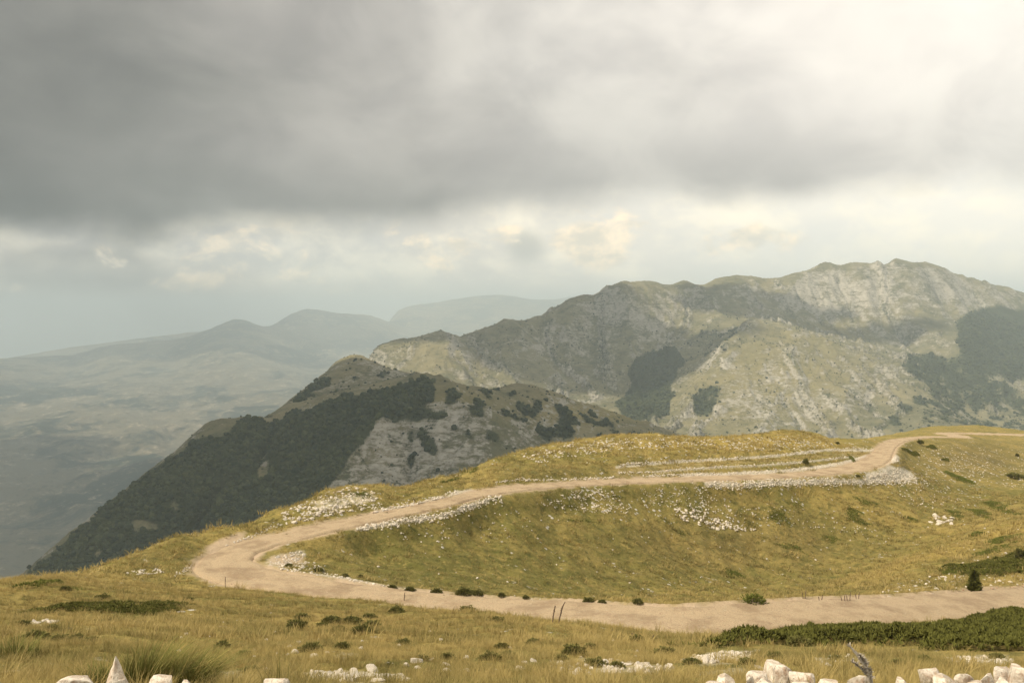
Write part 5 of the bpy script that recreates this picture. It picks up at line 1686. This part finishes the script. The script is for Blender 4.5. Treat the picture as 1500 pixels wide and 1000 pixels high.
# the part of the deck behind and overhead (outside the picture): plain grey cloud
ovr = w.m('MAXIMUM', w.step(el, 30, 60), w.step(w.m('ABSOLUTE', az), 60, 110))
deck = w.mix(ovr, deck, w.mix(nE, (.34, .35, .37), (.62, .63, .64)))
lowc = w.mix(1.0, lowc, (1.18, 1.15, 1.10), 'MULTIPLY')
col = w.mix(dm, lowc, deck)
bgc = w.n('ShaderNodeBackground', {'Color': w.mix(1.0, col, (1.01, .99, .995), 'MULTIPLY'), 'Strength': .89})
sky = w.n('ShaderNodeTexSky', sky_type='NISHITA', sun_disc=False, sun_elevation=SUN_EL, sun_rotation=SUN_AZ, altitude=1800)
bgs = w.n('ShaderNodeBackground', {'Color': sky.outputs[0], 'Strength': .09})
gap = w.m('MULTIPLY', w.m('SUBTRACT', 1.0, dm), w.step(nC, .6, .42, 0, .14))
mxs = w.n('ShaderNodeMixShader', {0: gap})
w.links.new(bgc.outputs[0], mxs.inputs[1])
w.links.new(bgs.outputs[0], mxs.inputs[2])
wo = w.n('ShaderNodeOutputWorld')
w.links.new(mxs.outputs[0], wo.inputs[0])

# added cloud meshes, kept out of frame, that shade parts of the land
mCl, g, b = material('shade_cloud')
g.put(b.inputs['Base Color'], (.85, .85, .85))


def cloud(target, zc_, rx, ry, seed, lab, rz=160):
    """a lumpy cloud bank whose shadow falls on the target point"""
    t_ = (zc_ - target[2]) / sd.z
    c_ = np.array(target) + np.array(sd) * t_
    rg = np.random.default_rng(seed)
    V, Fc = IC3
    Vs, Fs, off = [], [], 0
    n = 26
    for i in range(n):
        a, q = rg.uniform(0, 6.28), math.sqrt(rg.uniform(0, 1))
        s = rg.uniform(.22, .42) * (1.15 - .5 * q)
        W = V * (1 + .25 * fbm(V[:, 0] * 2 + i, V[:, 1] * 2 + V[:, 2], 3, seed + i))[:, None]
        W = W * np.array([rx * s, ry * s, rz * rg.uniform(.6, 1)]) + np.array([rx * q * math.cos(a) * .8, ry * q * math.sin(a) * .8, rg.normal(0, rz * .2)])
        Vs.append(W)
        Fs.append(Fc + off)
        off += len(W)
    Vs = np.vstack(Vs)
    while True:      # raise the bank along the same sunbeam until it is out of frame
        W = Vs + c_
        uu, vv = project(W)
        f_ = W[:, 1] > 10
        if not f_.any() or vv[f_].max() < -60: break
        c_ = c_ + np.array(sd) * 60
    o = mesh_np('shade_clouds', Vs, np.vstack(Fs), mCl, True)
    o.location = c_
    tag(o, lab, 'shade_clouds', None, 'stuff')


def at(u, v, y):
    dx, dy, dz = [float(q) for q in ray(u, v)]
    return (dx / dy * y, y, dz / dy * y)


cloud(at(420, 660, 960), 960, 560, 420, 1, 'added unseen cloud bank shading the wooded spur')
cloud(at(690, 680, 860), 950, 330, 260, 2, 'added unseen cloud bank shading the rocky ravine', 120)
cloud(at(800, 505, 2480), 1850, 640, 360, 3, 'added unseen cloud bank shading the long mountain shoulder', 200)
cloud(at(1190, 462, 2800), 1900, 400, 170, 4, 'added unseen cloud bank shading the high valley', 110)
cloud(at(130, 700, 4300), 2600, 1900, 1500, 5, 'added unseen cloud bank shading the deep valley', 300)
cloud(at(150, 760, 1150), 1300, 620, 560, 8, 'added unseen cloud bank shading the forested spur edge', 220)
cloud(at(60, 780, 2200), 1600, 1100, 1000, 7, 'added unseen cloud bank shading the valley side', 250)
cloud(at(300, 500, 10500), 5200, 2600, 1500, 6, 'added unseen cloud bank shading the far hills', 400)

# haze
mH = bpy.data.materials.new('haze_air')
mH.use_nodes = True
h = NT(mH.node_tree)
for n in list(h.nodes): h.nodes.remove(n)
vol = h.n('ShaderNodeVolumePrincipled', {'Color': (.76, .89, .955), 'Density': 1.38e-4, 'Anisotropy': .3})
ho = h.n('ShaderNodeOutputMaterial')
h.links.new(vol.outputs[0], ho.inputs['Volume'])
zlo = float(min(ZF.min(), ZMM.min(), ZN.min(), min(r_[:, 2].min() for r_ in rows))) - 1
zhi = float(max(ZF.max(), ZMM.max(), 20)) + 60
bx = [(-24000, 24000), (-3000, 24000), (zlo, zhi)]
V = np.array([(x, y, z) for x in bx[0] for y in bx[1] for z in bx[2]], float)
Fc = np.array([(0, 1, 3, 2), (4, 6, 7, 5), (0, 4, 5, 1), (2, 3, 7, 6), (0, 2, 6, 4), (1, 5, 7, 3)])
hz = mesh_np('haze', V, Fc, mH)
tag(hz, 'pale haze filling the air over the valley', 'haze', None, 'stuff')

# ------------------------------------------------------------------ render settings
vs = scn.view_settings
vs.view_transform = 'Standard'
vs.look = 'None'
vs.exposure = 0.26
vs.gamma = 1.0
scn.render.film_transparent = False
cy = scn.cycles
cy.use_denoising = True
cy.max_bounces = 6
cy.diffuse_bounces = 3
cy.transparent_max_bounces = 8
cy.volume_bounces = 1
cy.sample_clamp_indirect = 4
print('done', round(time.time() - T0, 1), zlo, zhi)
